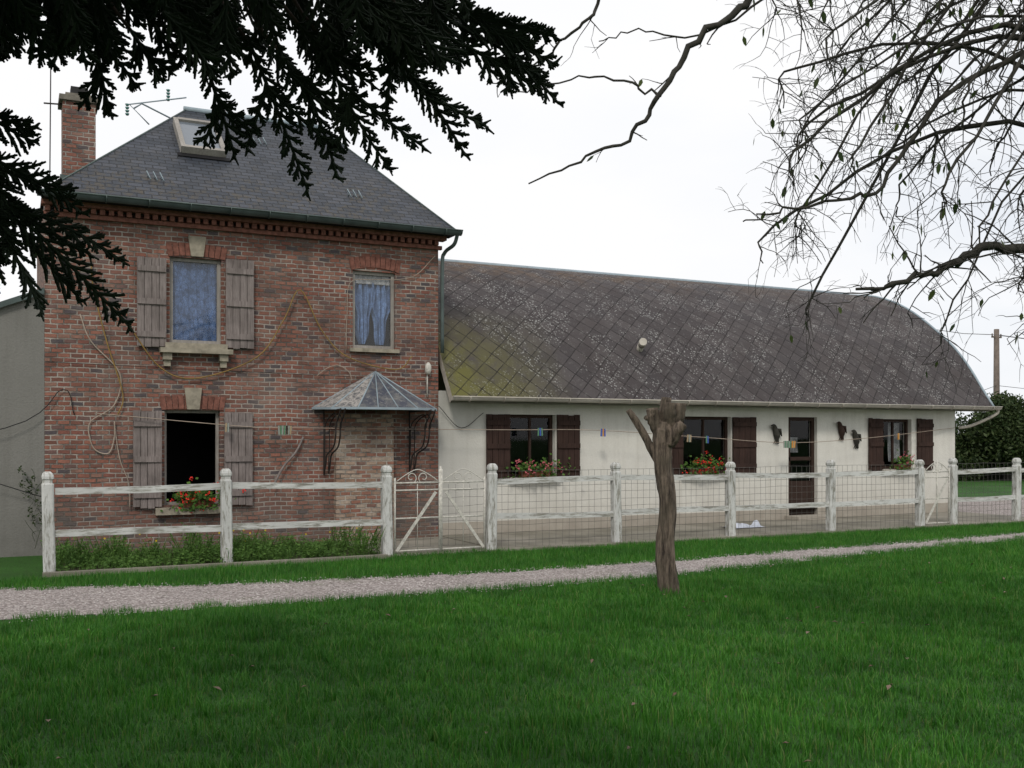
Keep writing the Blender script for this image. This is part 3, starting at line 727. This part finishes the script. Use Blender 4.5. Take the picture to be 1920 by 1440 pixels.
knob(mb,[loc(.02,-.15),loc(.01,.1),loc(-.02,.45),loc(.01,.9),loc(-.04,1.25),loc(-.05,1.5),loc(-.03,1.66),loc(-.03,1.76)],[.14,.105,.095,.088,.090,.10,.115,.08],seed=3)
knob(mb,[loc(-.05,1.30),loc(-.15,1.46),loc(-.23,1.62),loc(-.33,1.78),loc(-.40,1.88)],[.05,.045,.04,.038,.03],10,seed=4)
knob(mb,[loc(0.0,1.6),loc(.05,1.75),loc(.10,1.83),loc(.11,1.95)],[.08,.085,.085,.08],12,.3,5)
knob(mb,[loc(-.02,1.6),loc(-.02,1.8,.05),loc(0,2.01,.06)],[.08,.07,.05],10,.25,6)
knob(mb,[loc(-.06,1.6),loc(-.13,1.76),loc(-.15,1.90)],[.06,.065,.065],10,.3,7)
knob(mb,[loc(.02,1.52,-.05),loc(.08,1.66,-.1),loc(.15,1.74,-.12)],[.05,.055,.05],10,.3,8)
knob(mb,[loc(.03,1.7,-.03),loc(.02,1.85,-.08),loc(.03,1.95,-.09)],[.05,.06,.05],10,.3,9)
knob(mb,[loc(-.1,1.7,.03),loc(-.17,1.78,.0),loc(-.23,1.80,-.03)],[.04,.03,.025],8,.3,10)
mb.obj('trunk_and_stubs',M_stump,PT)
mb=MB(); r=random.Random(5)
for k in range(160):
    c=loc(.02,0)+Vector((r.gauss(0,.12),r.gauss(0,.12),0)); h=r.uniform(.06,.16); d_=Vector((r.uniform(-.5,.5),r.uniform(-.5,.5),1)).normalized(); s=R*.003
    mb.face([c-s,c+s,c+d_*h])
mb.obj('base_grass',M_grass,PT)

# ------------------------------------------------------------------ ground, path, terrace
mb=MB(); mb.face([(-600,-600,0),(600,-600,0),(600,900,0),(-600,900,0)]); mb.obj('lawn_ground',M_ground)
far=[(-14,14.2),(-5,12.9),(-.12,11.95),(1.92,11.32),(4.83,10.88),(7.03,10.8),(9.85,11.02),(12.7,11.2),(16,11.5),(19,11.9)]
near=[(-14,11.2),(-5,10.4),(-.1,9.85),(1.74,9.8),(4.4,9.62),(6.9,9.75),(11.1,10.42),(14.2,10.75),(16,11.0),(19,11.3)]
def interp(l,x):
    for (a,b),(c,d_) in zip(l,l[1:]):
        if a<=x<=c: return b+(d_-b)*(x-a)/(c-a)
    return l[0][1] if x<l[0][0] else l[-1][1]
mb=MB(); x=-14.; prev=None
while x<=19:
    f_=interp(far,x)+rnd.uniform(-.07,.07)+.06*math.sin(x*2.1); n_=interp(near,x)+rnd.uniform(-.07,.07)+.05*math.sin(x*1.7+1)
    if prev: mb.face([(prev[0],prev[2],.005),(x,n_,.005),(x,f_,.005),(prev[0],prev[1],.005)])
    prev=(x,f_,n_); x+=.15
mb.obj('gravel_path',M_gravel)
mb=MB(); mb.face([(17.4,11.4,.009),(32,10.5,.009),(32,17.5,.009),(17.95,17.5,.009),(17.95,12.7,.009)]); mb.obj('gravel_yard',M_gravel)
mb=MB(); r=random.Random(11)
for k in range(9000):
    x=r.uniform(-1.5,15); a=interp(near,x); b=interp(far,x); y=r.uniform(a-.15,b+.15)
    s=r.uniform(.006,.016); c=Vector((x,y,.006+s*.3))
    t=r.uniform(0,6.28); p=[c+Vector((math.cos(t+q*1.571)*s*r.uniform(.7,1.1),math.sin(t+q*1.571)*s,0)) for q in range(4)]; top=c+Vector((0,0,s*.7))
    bq=len(mb.v); mb.v+= [tuple(q) for q in p]+[tuple(top)]
    for q in range(4): mb.f.append((bq+q,bq+(q+1)%4,bq+4)); mb.m.append(0); mb.smooth.append(False)
mb.obj('path_pebbles',M_pebble)
mb=MB(); mb.box(6.12,12.78,-.1,17.9,F-.014,.03); mb.box(4.45,12.85,-.1,6.118,F-.14,.02); mb.box(.3,12.72,-.1,4.44,12.82,.05); mb.obj('concrete_terrace',M_conc)
mb=MB(); mb.box(.4,12.83,-.1,4.44,F-.1,.012); g=simple('soil',(.05,.04,.028),.4,14,.95,bump=.02); mb.obj('flower_bed_soil',g)
mb=MB(); mb.box(13.25,F-.4,.032,14.2,F-.014,.10); mb.obj('door_step',M_plinth)
mb=MB(); r=random.Random(3)
nx=14
for i in range(nx+1):
    for j in range(7):
        mb.v.append((11.0+.055*i+r.uniform(-.01,.01),13.9+.05*j,.04+max(0,.08*math.sin(i*.9+j)*math.sin(i*.35)+r.uniform(0,.03))*(0 if j in(0,6) else 1)))
for i in range(nx):
    for j in range(6): a=i*7+j; mb.f.append((a,a+7,a+8,a+1)); mb.m.append(0); mb.smooth.append(True)
mb.obj('crumpled_cloth',simple('pale_cloth',(.5,.53,.6),.25,12))

# ------------------------------------------------------------------ grass
def grasspatch(name,seed,n=2800,hmin=.03,hmax=.08,w=.0028):
    r=random.Random(seed); mb=MB()
    for k in range(n):
        x=r.uniform(-.52,.52); y=r.uniform(-.52,.52); h=r.uniform(hmin,hmax)*(.7+.6*(math.sin(x*9+seed)*math.cos(y*8+seed*2)>0))
        a=r.uniform(0,6.283); lean=r.uniform(.1,.8)*h; dx,dy=math.cos(a)*lean,math.sin(a)*lean
        t=a+1.57+r.uniform(-.6,.6); ux,uy=math.cos(t)*w,math.sin(t)*w
        b=len(mb.v)
        mb.v+=[(x-ux,y-uy,0),(x+ux,y+uy,0),(x+dx*.35+ux*.8,y+dy*.35+uy*.8,h*.6),(x+dx*.35-ux*.8,y+dy*.35-uy*.8,h*.6),(x+dx,y+dy,h)]
        mb.f+=[(b,b+1,b+2,b+3),(b+3,b+2,b+4)]; mb.m+=[0,0]; mb.smooth+=[False,False]
    return mb.mesh(name,[M_grass])
GR=empty('grass'); pm=[grasspatch('grass_patch',s) for s in (1,2,3,4)]
r=random.Random(21)
def put(me,x,y,sc=(1,1,1)):
    o_=bpy.data.objects.new('patch',me); COL.objects.link(o_); o_.parent=GR; o_.location=(x,y,0); o_.rotation_euler=(0,0,r.choice((0,1,2,3))*math.pi/2); o_.scale=sc
def visible(x,y):
    fw=.4415*x+.897*y; rt=.897*x-.4415*y
    return fw>3.6 and abs(rt)<.54*fw+1.0
def smallpatch(seed):
    rr=random.Random(seed); mb=MB()
    for k in range(170):
        x=rr.uniform(-.13,.13); y=rr.uniform(-.13,.13); h=rr.uniform(.03,.085); a=rr.uniform(0,6.283); l=rr.uniform(.1,.7)*h; w=.003; t=a+1.57
        b=len(mb.v); mb.v+=[(x-math.cos(t)*w,y-math.sin(t)*w,0),(x+math.cos(t)*w,y+math.sin(t)*w,0),(x+math.cos(a)*l,y+math.sin(a)*l,h)]
        mb.f.append((b,b+1,b+2)); mb.m.append(0); mb.smooth.append(False)
    return mb.mesh('grass_tuft',[M_grass])
pe=[smallpatch(s) for s in (31,32,33)]
xx=-2.5
while xx<22:
    ymax=2.0; yy_=2.5
    lim=min(interp(near,xx-.5),interp(near,xx+.5))
    while yy_+.5<lim-.02:
        if visible(xx,yy_): put(pm[r.randrange(4)],xx,yy_,(1,1,r.uniform(.8,1.3)))
        yy_+=1
    ymax=yy_-.5
    for q in range(4):
        x_=xx-.375+q*.25
        y_=ymax+.12
        while y_<interp(near,x_)+r.uniform(-.08,.1):
            if visible(x_,y_): put(pe[r.randrange(3)],x_+r.uniform(-.03,.03),y_)
            y_+=.24
        if x_<19:
            y_=interp(far,x_)+.05+r.uniform(-.12,.06)
            l2=12.95 if x_>4.5 else 12.68
            while y_<l2-(.2 if x_>6 else 0):
                if visible(x_,y_): put(pe[r.randrange(3)],x_+r.uniform(-.03,.03),y_)
                y_+=.24
    xx+=1

def leafcloud(mb,c,rad,n,size,r,mi=0,flat=1):
    for k in range(n):
        d_=Vector((r.gauss(0,1),r.gauss(0,1),r.gauss(0,1))).normalized(); q=r.random()**.4
        p=Vector(c)+Vector((d_.x*rad[0],d_.y*rad[1],d_.z*rad[2]))*q
        s=size*r.uniform(.6,1.3); a=Vector((r.uniform(-1,1),r.uniform(-1,1),r.uniform(-1,1))).normalized(); b=a.orthogonal().normalized()
        b=Matrix.Rotation(r.uniform(0,6.28),3,a)@b
        mb.face([p+a*s,p+b*s*.5,p-a*s,p-b*s*.5],mi)
mb=MB(); r=random.Random(9)
plants=[(r.uniform(.5,4.35),r.uniform(12.95,14.3),r.uniform(.15,.50)*r.uniform(.6,1.),r.uniform(.08,.22)) for _ in range(75)]
def weedstem(x,y,h,lean=.4):
    a=r.uniform(0,6.283); base=Vector((x,y,0)); tip=base+Vector((math.cos(a)*h*lean,math.sin(a)*h*lean,h))
    s=Vector((math.cos(a+1.57),math.sin(a+1.57),0))*r.uniform(.002,.006)
    mid=base.lerp(tip,.6)+Vector((0,0,h*.08)); mb.face([base-s*.5,base+s*.5,mid+s,tip,mid-s])
    for q in range(4):
        p=base.lerp(tip,r.uniform(.3,1)); sz=r.uniform(.012,.030); u_=Vector((r.uniform(-1,1),r.uniform(-1,1),r.uniform(-.2,.6))).normalized(); v_=u_.orthogonal().normalized()
        mb.face([p,p+u_*sz+v_*sz*.4,p+u_*sz*2,p+u_*sz-v_*sz*.4])
for px,py,ph,pr in plants:
    for k in range(34): weedstem(px+r.gauss(0,pr*.5),py+r.gauss(0,pr*.5),ph*r.uniform(.4,1.05),r.uniform(.1,.6))
for k in range(1200): weedstem(r.uniform(.45,4.4),r.uniform(12.88,14.7),r.uniform(.04,.13))
for k in range(14):
    p=Vector((r.uniform(.6,4.3),r.uniform(13,14.2),r.uniform(.25,.42))); s=.014; mb.face([p+Vector((s,0,0)),p+Vector((0,0,s)),p-Vector((s,0,0)),p-Vector((0,0,s))],1)
mb.obj('weeds',[M_weed,simple('yellow_flower',(.6,.45,.03),.1)])
mb=MB(); r=random.Random(19)
for k in range(9): leafcloud(mb,(.24+r.uniform(-.12,.12),15.02,.45+k*.09+r.uniform(-.05,.05)),(.09,.05,.08),16,.024,r)
for k in range(10): a=Vector((.26,15.06,.1+k*.10)); mb.tube(spline([a,a+Vector((r.uniform(-.12,.08),-.03,.12)),a+Vector((r.uniform(-.22,.12),-.04,r.uniform(.1,.3)))],3),.003,3)
mb.obj('wall_climber',M_hedge)
mb=MB(); r=random.Random(77)
for k in range(80):
    y=r.uniform(3.5,9.6); x=r.uniform(0,1.3*y); p=Vector((x,y,r.uniform(.05,.085))); s=r.uniform(.018,.036); a=Vector((r.uniform(-1,1),r.uniform(-1,1),r.uniform(-.3,.3))).normalized(); b=a.cross(Vector((0,0,1))).normalized()
    mb.face([p+a*s,p+b*s*.5+Vector((0,0,.008)),p-a*s,p-b*s*.5+Vector((0,0,.008))])
mb.obj('fallen_leaves',leafmat('dead_leaf',(.10,.06,.04),(.26,.19,.14),0))

# ------------------------------------------------------------------ background hedge, trees, pole
def clump(seed,n,size):
    mb=MB(); leafcloud(mb,(0,0,0),(1,1,1),n,size,random.Random(seed)); return mb.mesh('leaf_clump',[M_hedge])
cm=[clump(s,700,.10) for s in (1,2,3)]
r=random.Random(4)
HD=empty('hedge')
def clumpat(par,x,y,z,s,sz=None):
    o_=bpy.data.objects.new('foliage',cm[r.randrange(3)]); COL.objects.link(o_); o_.parent=par; o_.location=(x,y,z); o_.rotation_euler=(r.uniform(0,6),r.uniform(0,6),r.uniform(0,6)); o_.scale=(s,s,sz or s)
t=0
while t<1:
    x=19+(62-19)*t; y=29-(29-21)*t
    for k in range(3): clumpat(HD,x+r.uniform(-.6,.6),y+r.uniform(-.8,.8),.45+k*.62+r.uniform(-.2,.2),r.uniform(.6,.95))
    t+=.016
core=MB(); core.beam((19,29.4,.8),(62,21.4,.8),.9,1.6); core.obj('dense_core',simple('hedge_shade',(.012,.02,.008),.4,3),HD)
def dtree(name,x,y,h,rad):
    e=empty(name); mb=MB(); mb.tube([(x,y,-.1),(x+.1,y,h*.5),(x,y,h*.85)],[.22,.15,.05],8)
    for k in range(7):
        a=r.uniform(0,6.28); mb.tube([(x,y,h*.35+k*.25),(x+math.cos(a)*rad*.7,y+math.sin(a)*rad*.7,h*.55+k*.3)],[.08,.02],5)
    mb.obj('trunk_and_limbs',M_bark,e)
    for k in range(34):
        a=r.uniform(0,6.28); q=r.random()**.5; zz=r.uniform(.35,1); rr_=rad*q*math.sin(math.pi*min(1,zz*.85+.1)); clumpat(e,x+math.cos(a)*rr_,y+math.sin(a)*rr_,h*zz,r.uniform(.5,.9))
dtree('distant_tree',40.9,27.2,6.2,1.7)
dtree('distant_tree',46,31.,5.2,2.6)
dtree('distant_tree',33.0,25.6,2.6,1.4)
U=empty('utility_pole'); mb=MB(); mb.tube([(39.2,30.9,-.2),(39.2,30.9,6.4)],[.16,.11],10); mb.beam((38.9,30.9,6.05),(39.5,30.9,6.05),.07,.07)
for k in(-.28,.28): mb.tube([(39.2+k,30.9,6.05),(39.2+k,30.9,6.2)],.03,6)
mb.obj('pole',simple('weathered_pole',(.16,.13,.11),.3,6),U)
mb=MB()
for k,zz in((-.28,6.15),(.28,6.15),(0,3.9)):
    mb.tube([(39.2+k,30.9,zz),(30,25,zz-.9),(18.2,18.9,4.6)],.012,3); mb.tube([(39.2+k,30.9,zz),(50,30,zz-.7),(70,28,zz)],.012,3)
mb.obj('cables',M_black,U)

# ------------------------------------------------------------------ bare apple tree
AT=empty('apple_tree'); r=random.Random(12)
wood_=MB(); leaves=MB()
def addleaf(p,dirn,k=1.):
    s=r.uniform(.020,.036)*k; a=(Vector((r.gauss(0,.35),r.gauss(0,.35),-1))+dirn*.5).normalized(); b=a.cross(Vector((r.uniform(-1,1),r.uniform(-1,1),.1))).normalized()
    leaves.face([p,p+a*s*.7+b*s*.42,p+a*s*1.5+b*s*.3,p+a*s*2.1,p+a*s*1.5-b*s*.35,p+a*s*.7-b*s*.42])
def twig(p,d_,L,rad,lvl,droop=.12,lp=.07):
    n=max(3,int(L/.05)); step=L/n; pts=[p.copy()]; d_=d_.normalized(); dirs=[d_.copy()]
    for i in range(n):
        d_=(d_+Vector((r.gauss(0,.14),r.gauss(0,.14),r.gauss(0,.13)-droop*(i/n)))).normalized()
        pts.append(pts[-1]+d_*step); dirs.append(d_.copy())
    wood_.tube(pts,[rad*(1-.5*i/n) for i in range(n+1)],4 if lvl<2 else 3,cap=False)
    if lvl<3:
        m=int(L/(.08 if lvl==1 else .06))
        for k in range(m):
            if r.random()<.2: continue
            i=r.randrange(1,n+1); side=Vector((r.gauss(0,1),r.gauss(0,1),r.gauss(0,.9))).normalized()
            nd=(dirs[i]*.8+side).normalized()
            twig(pts[i],nd,L*r.uniform(.25,.6) if lvl==1 else r.uniform(.03,.14),rad*.6 if lvl==1 else rad*.75,lvl+1,droop,lp)
    if lvl>=2 and r.random()<lp: addleaf(pts[-1],d_)
def limb(pts,r0,r1,dens=6,Lr=(.3,.8),droop=.15,n=6,start=0.,jit=.010,lp=.07):
    P=spline(pts,n)
    for i in range(1,len(P)-1): P[i]=P[i]+Vector((r.gauss(0,jit),r.gauss(0,jit),r.gauss(0,jit)))
    m=len(P)-1; wood_.tube(P,[(r0+(r1-r0)*(i/m)**.7)*r.uniform(.92,1.1) for i in range(m+1)],7)
    tot=sum((P[i+1]-P[i]).length for i in range(m))
    for k in range(int(tot*dens)):
        i=r.randrange(int(m*start),m+1); dd=(P[min(i+1,m)]-P[max(i-1,0)]).normalized()
        side=Vector((r.gauss(0,1),r.gauss(0,.8),r.gauss(0,1))).normalized()
        twig(P[i],dd*.5+side,r.uniform(*Lr)*(1-.35*i/m),min(.006,max(.0033,(r0+(r1-r0)*i/m)*.35)),1,droop,lp)
tr=(5.85,3.28)
wood_.tube(spline([(tr[0]+.1,tr[1],-.1),(tr[0],tr[1],.6),(tr[0]-.02,tr[1]+.02,1.4),(tr[0]+.05,tr[1]-.02,2.1),(tr[0]+.0,tr[1],3.0),(tr[0]-.1,tr[1]+.05,3.9),(tr[0]-.1,tr[1]+.1,4.9)]),[.2,.18,.17,.15,.10,.05],12)
limb([(5.8,3.28,2.2),(5.76,3.25,2.52),(5.24,3.50,2.67),(4.90,3.67,2.63),(4.67,3.78,2.61),(4.46,3.89,2.50),(4.27,4.0,2.42),(4.08,4.09,2.40)],.055,.008,8,(.2,.5),.1,start=.4)
limb([(5.8,3.3,3.4),(5.2,3.45,4.3),(4.80,3.60,4.55),(4.03,4.00,4.32),(3.57,4.24,4.03),(3.47,4.30,3.88),(3.24,4.42,3.68),(3.10,4.50,3.42),(2.97,4.58,3.23),(2.76,4.69,3.10),(2.48,4.84,2.96)],.045,.004,1.6,(.08,.24),.1,start=.0,lp=.25)
limb([(3.10,4.50,3.42),(2.96,4.57,3.49),(2.70,4.70,3.52),(2.49,4.80,3.45),(2.36,4.87,3.48)],.008,.003,3,(.06,.2),.0)
limb([(4.6,3.7,4.5),(3.64,4.18,4.40),(2.89,4.57,4.03),(2.77,4.64,3.85),(2.62,4.73,3.71),(2.49,4.80,3.59),(2.27,4.91,3.49)],.018,.003,1.8,(.1,.25),.0,start=.3)
limb([(4.0,4.0,4.3),(3.65,4.20,3.97),(3.27,4.41,3.74),(2.98,4.55,3.77),(2.80,4.64,3.71)],.009,.003,3.,(.08,.25),.1,lp=.3)
limb([(5.8,3.28,3.0),(5.34,3.38,3.83),(4.88,3.62,3.68),(4.44,3.85,3.39),(4.19,4.00,2.96),(3.96,4.11,2.87),(3.68,4.26,2.81),(3.52,4.34,2.76)],.025,.004,7,(.15,.45),.1,start=.2)
T=Vector((5.8,3.28,0))
for k in range(46):
    u_=r.uniform(.75,2.2); v_=r.uniform(-.6,1.0); zs=r.uniform(2.5,4.4)
    zt=r.uniform(2.95,4.7) if u_>1.85 else r.uniform(2.35,4.7)
    st=T+Vector((0,0,zs)); en=T-R*u_+Fw*v_+Vector((0,0,zt-.05)); mid=st.lerp(en,.5)+Vector((0,0,r.uniform(.35,.85)))
    q=en+(-R*.08+Vector((0,0,-.25)))
    limb([st,mid,en,q],r.uniform(.011,.024),.0035,6.5,(.2,.5),.26,start=.3)
for k in range(10):
    a=r.uniform(-2.4,.9); en=T+Vector((math.cos(a)*1.8,math.sin(a)*1.8,r.uniform(3,5))); st=T+Vector((0,0,r.uniform(2.3,4)))
    limb([st,st.lerp(en,.5)+Vector((0,0,.4)),en],.035,.006,3,(.3,.7),.15,start=.3)
wood_.obj('trunk_and_branches',M_bark,AT); leaves.obj('leaves',M_leaf,AT)

# ------------------------------------------------------------------ conifer
CT=empty('conifer_tree'); r=random.Random(33)
con=MB(); stems=MB()
def spray(mb,base,tip,width=.075,nrm=None,sub=True,th=.0044):
    base=Vector(base); tip=Vector(tip); ax=tip-base; L=ax.length; d_=ax.normalized()
    n_=(nrm or (Fw+Vector((r.gauss(0,.35),r.gauss(0,.35),r.gauss(0,.25))))).normalized()
    s=d_.cross(n_).normalized(); bow=s*r.uniform(-.12,.12)*L*2
    def at(t): return base+ax*t+bow*(t*(1-t))
    mb.tube([at(0),at(.25),at(.5),at(.75),at(1)],[th*1.1,th,th*.7],4,cap=False,sm=False)
    k=0.; side=1; st=.023
    while k<L:
        t=k/L; w=width*(.55+.65*math.sin(math.pi*min(1,(t*.75+.2))))*(1 if t<.8 else max(.35,(1-t)*5))*r.uniform(.65,1.2)
        a=math.radians(r.uniform(24,42)); bd=(d_*math.cos(a)+s*side*math.sin(a)+n_*r.uniform(-.2,.2)).normalized()
        p=at(t); e=p+bd*w; m_=p.lerp(e,.5)+d_*w*.05
        mb.tube([p,m_,e],[th*.9,th*1.05,th*.55],4,cap=False,sm=False)
        if sub:
            q=.25; ss=1
            while q<.92:
                pp_=p.lerp(e,q); a2=math.radians(30)
                sd=(bd*math.cos(a2)+bd.cross(n_).normalized()*ss*math.sin(a2)).normalized()
                l2=.020*(1.15-q)*r.uniform(.7,1.4)
                mb.tube([pp_,pp_+sd*l2],[th*.85,th*.5],3,cap=False,sm=False); q+=.15; ss=-ss
        side=-side; k+=st*.5+.003
fr="0.93,2.11,2.57>1.11,2.02,2.36|0.82,2.16,2.59>1.03,2.06,2.46|0.73,2.20,2.52>0.92,2.11,2.24|0.62,2.26,2.52>0.77,2.18,2.20|0.54,2.30,2.48>0.66,2.24,2.19|0.48,2.33,2.50>0.60,2.27,2.16|0.39,2.37,2.45>0.45,2.34,2.24|0.17,2.48,2.57>0.20,2.47,2.33|0.24,2.44,2.52>0.30,2.42,2.41|0.10,2.51,2.59>0.08,2.52,2.44|0.01,2.56,2.59>-0.03,2.58,2.46|0.90,2.12,2.50>1.07,2.04,2.39|0.30,2.42,2.59>0.49,2.32,2.45|0.58,2.28,2.54>0.73,2.20,2.40|0.67,2.23,2.59>0.87,2.13,2.44|0.80,2.17,2.62>1.06,2.04,2.49|-0.09,2.61,2.37>0.04,2.54,2.27|-0.09,2.61,2.25>0.14,2.50,2.11|-0.07,2.60,2.19>0.24,2.45,1.85|-0.05,2.59,2.19>0.14,2.50,1.91|-0.07,2.60,2.17>0.06,2.53,1.88"
for i,s_ in enumerate(fr.split('|')):
    a,b=[tuple(float(q) for q in t.split(',')) for t in s_.split('>')]
    spray(con,a,b,.050 if i<16 else .056)
    A_=Vector(a); B_=Vector(b); dd=(B_-A_)
    for _ in range(2 if i<16 else 1):
        m_=A_.lerp(B_,r.uniform(.15,.5)); sdv=R*(r.choice((-1,1))*dd.length*.28)
        spray(con,m_,m_+dd*.42+sdv,.036)
    if i<16: stems.tube(spline([a,(a[0]-.05,a[1]+.03,a[2]+.08),(a[0]-.14,a[1]+.05,2.80)],3),[.004,.006],5)
    else: stems.tube([a,(a[0]-.2,a[1]+.0,a[2]+.06)],.006,5)
prof_z=[(0,2.49),(.12,2.52),(.25,2.50),(.4,2.47),(.6,2.45),(.8,2.48),(.95,2.52),(1.05,2.6)]
A0=Vector((-.05,2.58,0)); A1=Vector((1.0,2.08,0))
for k in range(120):
    t=r.random()*.93; b=A0.lerp(A1,t)+Fw*r.uniform(-.25,.5)
    sc=(b.dot(Fw))/2.3
    zl=1.6+(interp(prof_z,A0.lerp(A1,t).x)-1.6)*sc*r.uniform(.93,1.10)
    L=r.uniform(.16,.30); dr=(R*r.uniform(-.1,.85)+Vector((0,0,-1))+Fw*r.uniform(-.2,.2)).normalized()
    tip=Vector((b.x,b.y,zl))+R*.03; base=tip-dr*L
    spray(con,base,tip,.056)
    if r.random()<.5: stems.tube([base,base+Vector((-.06,.02,.15))],.004,4)
for k in range(12):
    tip=Vector((-.03,2.57,0))+R*r.uniform(-.03,.04)+Vector((0,0,r.uniform(1.98,2.34))); dr=(R*r.uniform(.2,.9)+Vector((0,0,-1))).normalized(); spray(con,tip-dr*.24,tip,.06)
TC=Vector((-1.9,1.7,0))
for z0,end in ((2.9,(1.0,2.1,2.84)),(3.1,(.7,2.5,2.95)),(2.9,(.3,2.35,2.80))):
    stems.tube(spline([TC+Vector((0,0,z0)),TC.lerp(Vector(end),.5)+Vector((0,0,z0*.5+.25)),end]),[.045,.02,.006],7)
stems.tube(spline([TC+Vector((0,0,2.3)),(-1.0,2.3,2.5),(-.1,2.6,2.22)]),[.035,.018,.006],7)
stems.tube([TC+Vector((0,0,-.1)),TC+Vector((0,0,1.5)),TC+Vector((.05,0,4)),TC+Vector((0,0,7.2))],[.26,.2,.13,.03],14)
con.obj('foliage_sprays',M_conifer,CT)
def cluster(seed):
    mb=MB()
    for k in range(7):
        d_=Vector((r.gauss(0,.6),r.gauss(0,.6),-.6+r.gauss(0,.4))).normalized(); spray(mb,(0,0,.1),d_*r.uniform(.35,.5),.10,Vector((r.gauss(0,1),r.gauss(0,1),r.gauss(0,1))),False,.011)
    return mb.mesh('spray_cluster',[M_conifer])
cc=[cluster(s) for s in range(3)]
cnt=0
for k in range(8000):
    z=r.uniform(2.3,7.4); R_=(7.6-z)*.66+.2; a=r.uniform(0,6.283); q=R_*math.sqrt(r.uniform(.05,1)); x=TC.x+math.cos(a)*q; y=TC.y+math.sin(a)*q
    fw=.4415*x+.897*y; rt=.897*x-.4415*y
    if fw>-.3:
        if z<1.6+.47*fw+.62 and rt>-.58*fw-.65: continue
    o_=bpy.data.objects.new('spray',cc[k%3]); COL.objects.link(o_); o_.parent=CT; o_.location=(x,y,z); o_.rotation_euler=(r.gauss(0,.4),r.gauss(0,.4),r.uniform(0,6.28)); sc=r.uniform(.8,1.35); o_.scale=(sc,sc,sc); cnt+=1
    if cnt>=950: break
for k in range(26):
    a=k*2.4; z=2.6+k*.17; L=(7.6-z)*.55; e_=TC+Vector((math.cos(a)*L,math.sin(a)*L,z-.15)); fw=.4415*e_.x+.897*e_.y; rt=.897*e_.x-.4415*e_.y
    if fw>-.3 and e_.z<1.6+.47*fw+.4 and rt>-.58*fw-.4: continue
    stems.tube([TC+Vector((0,0,z)),e_],[.03,.008],5)
stems.obj('trunk_and_boughs',M_cbark,CT)
print('crown clusters',cnt)
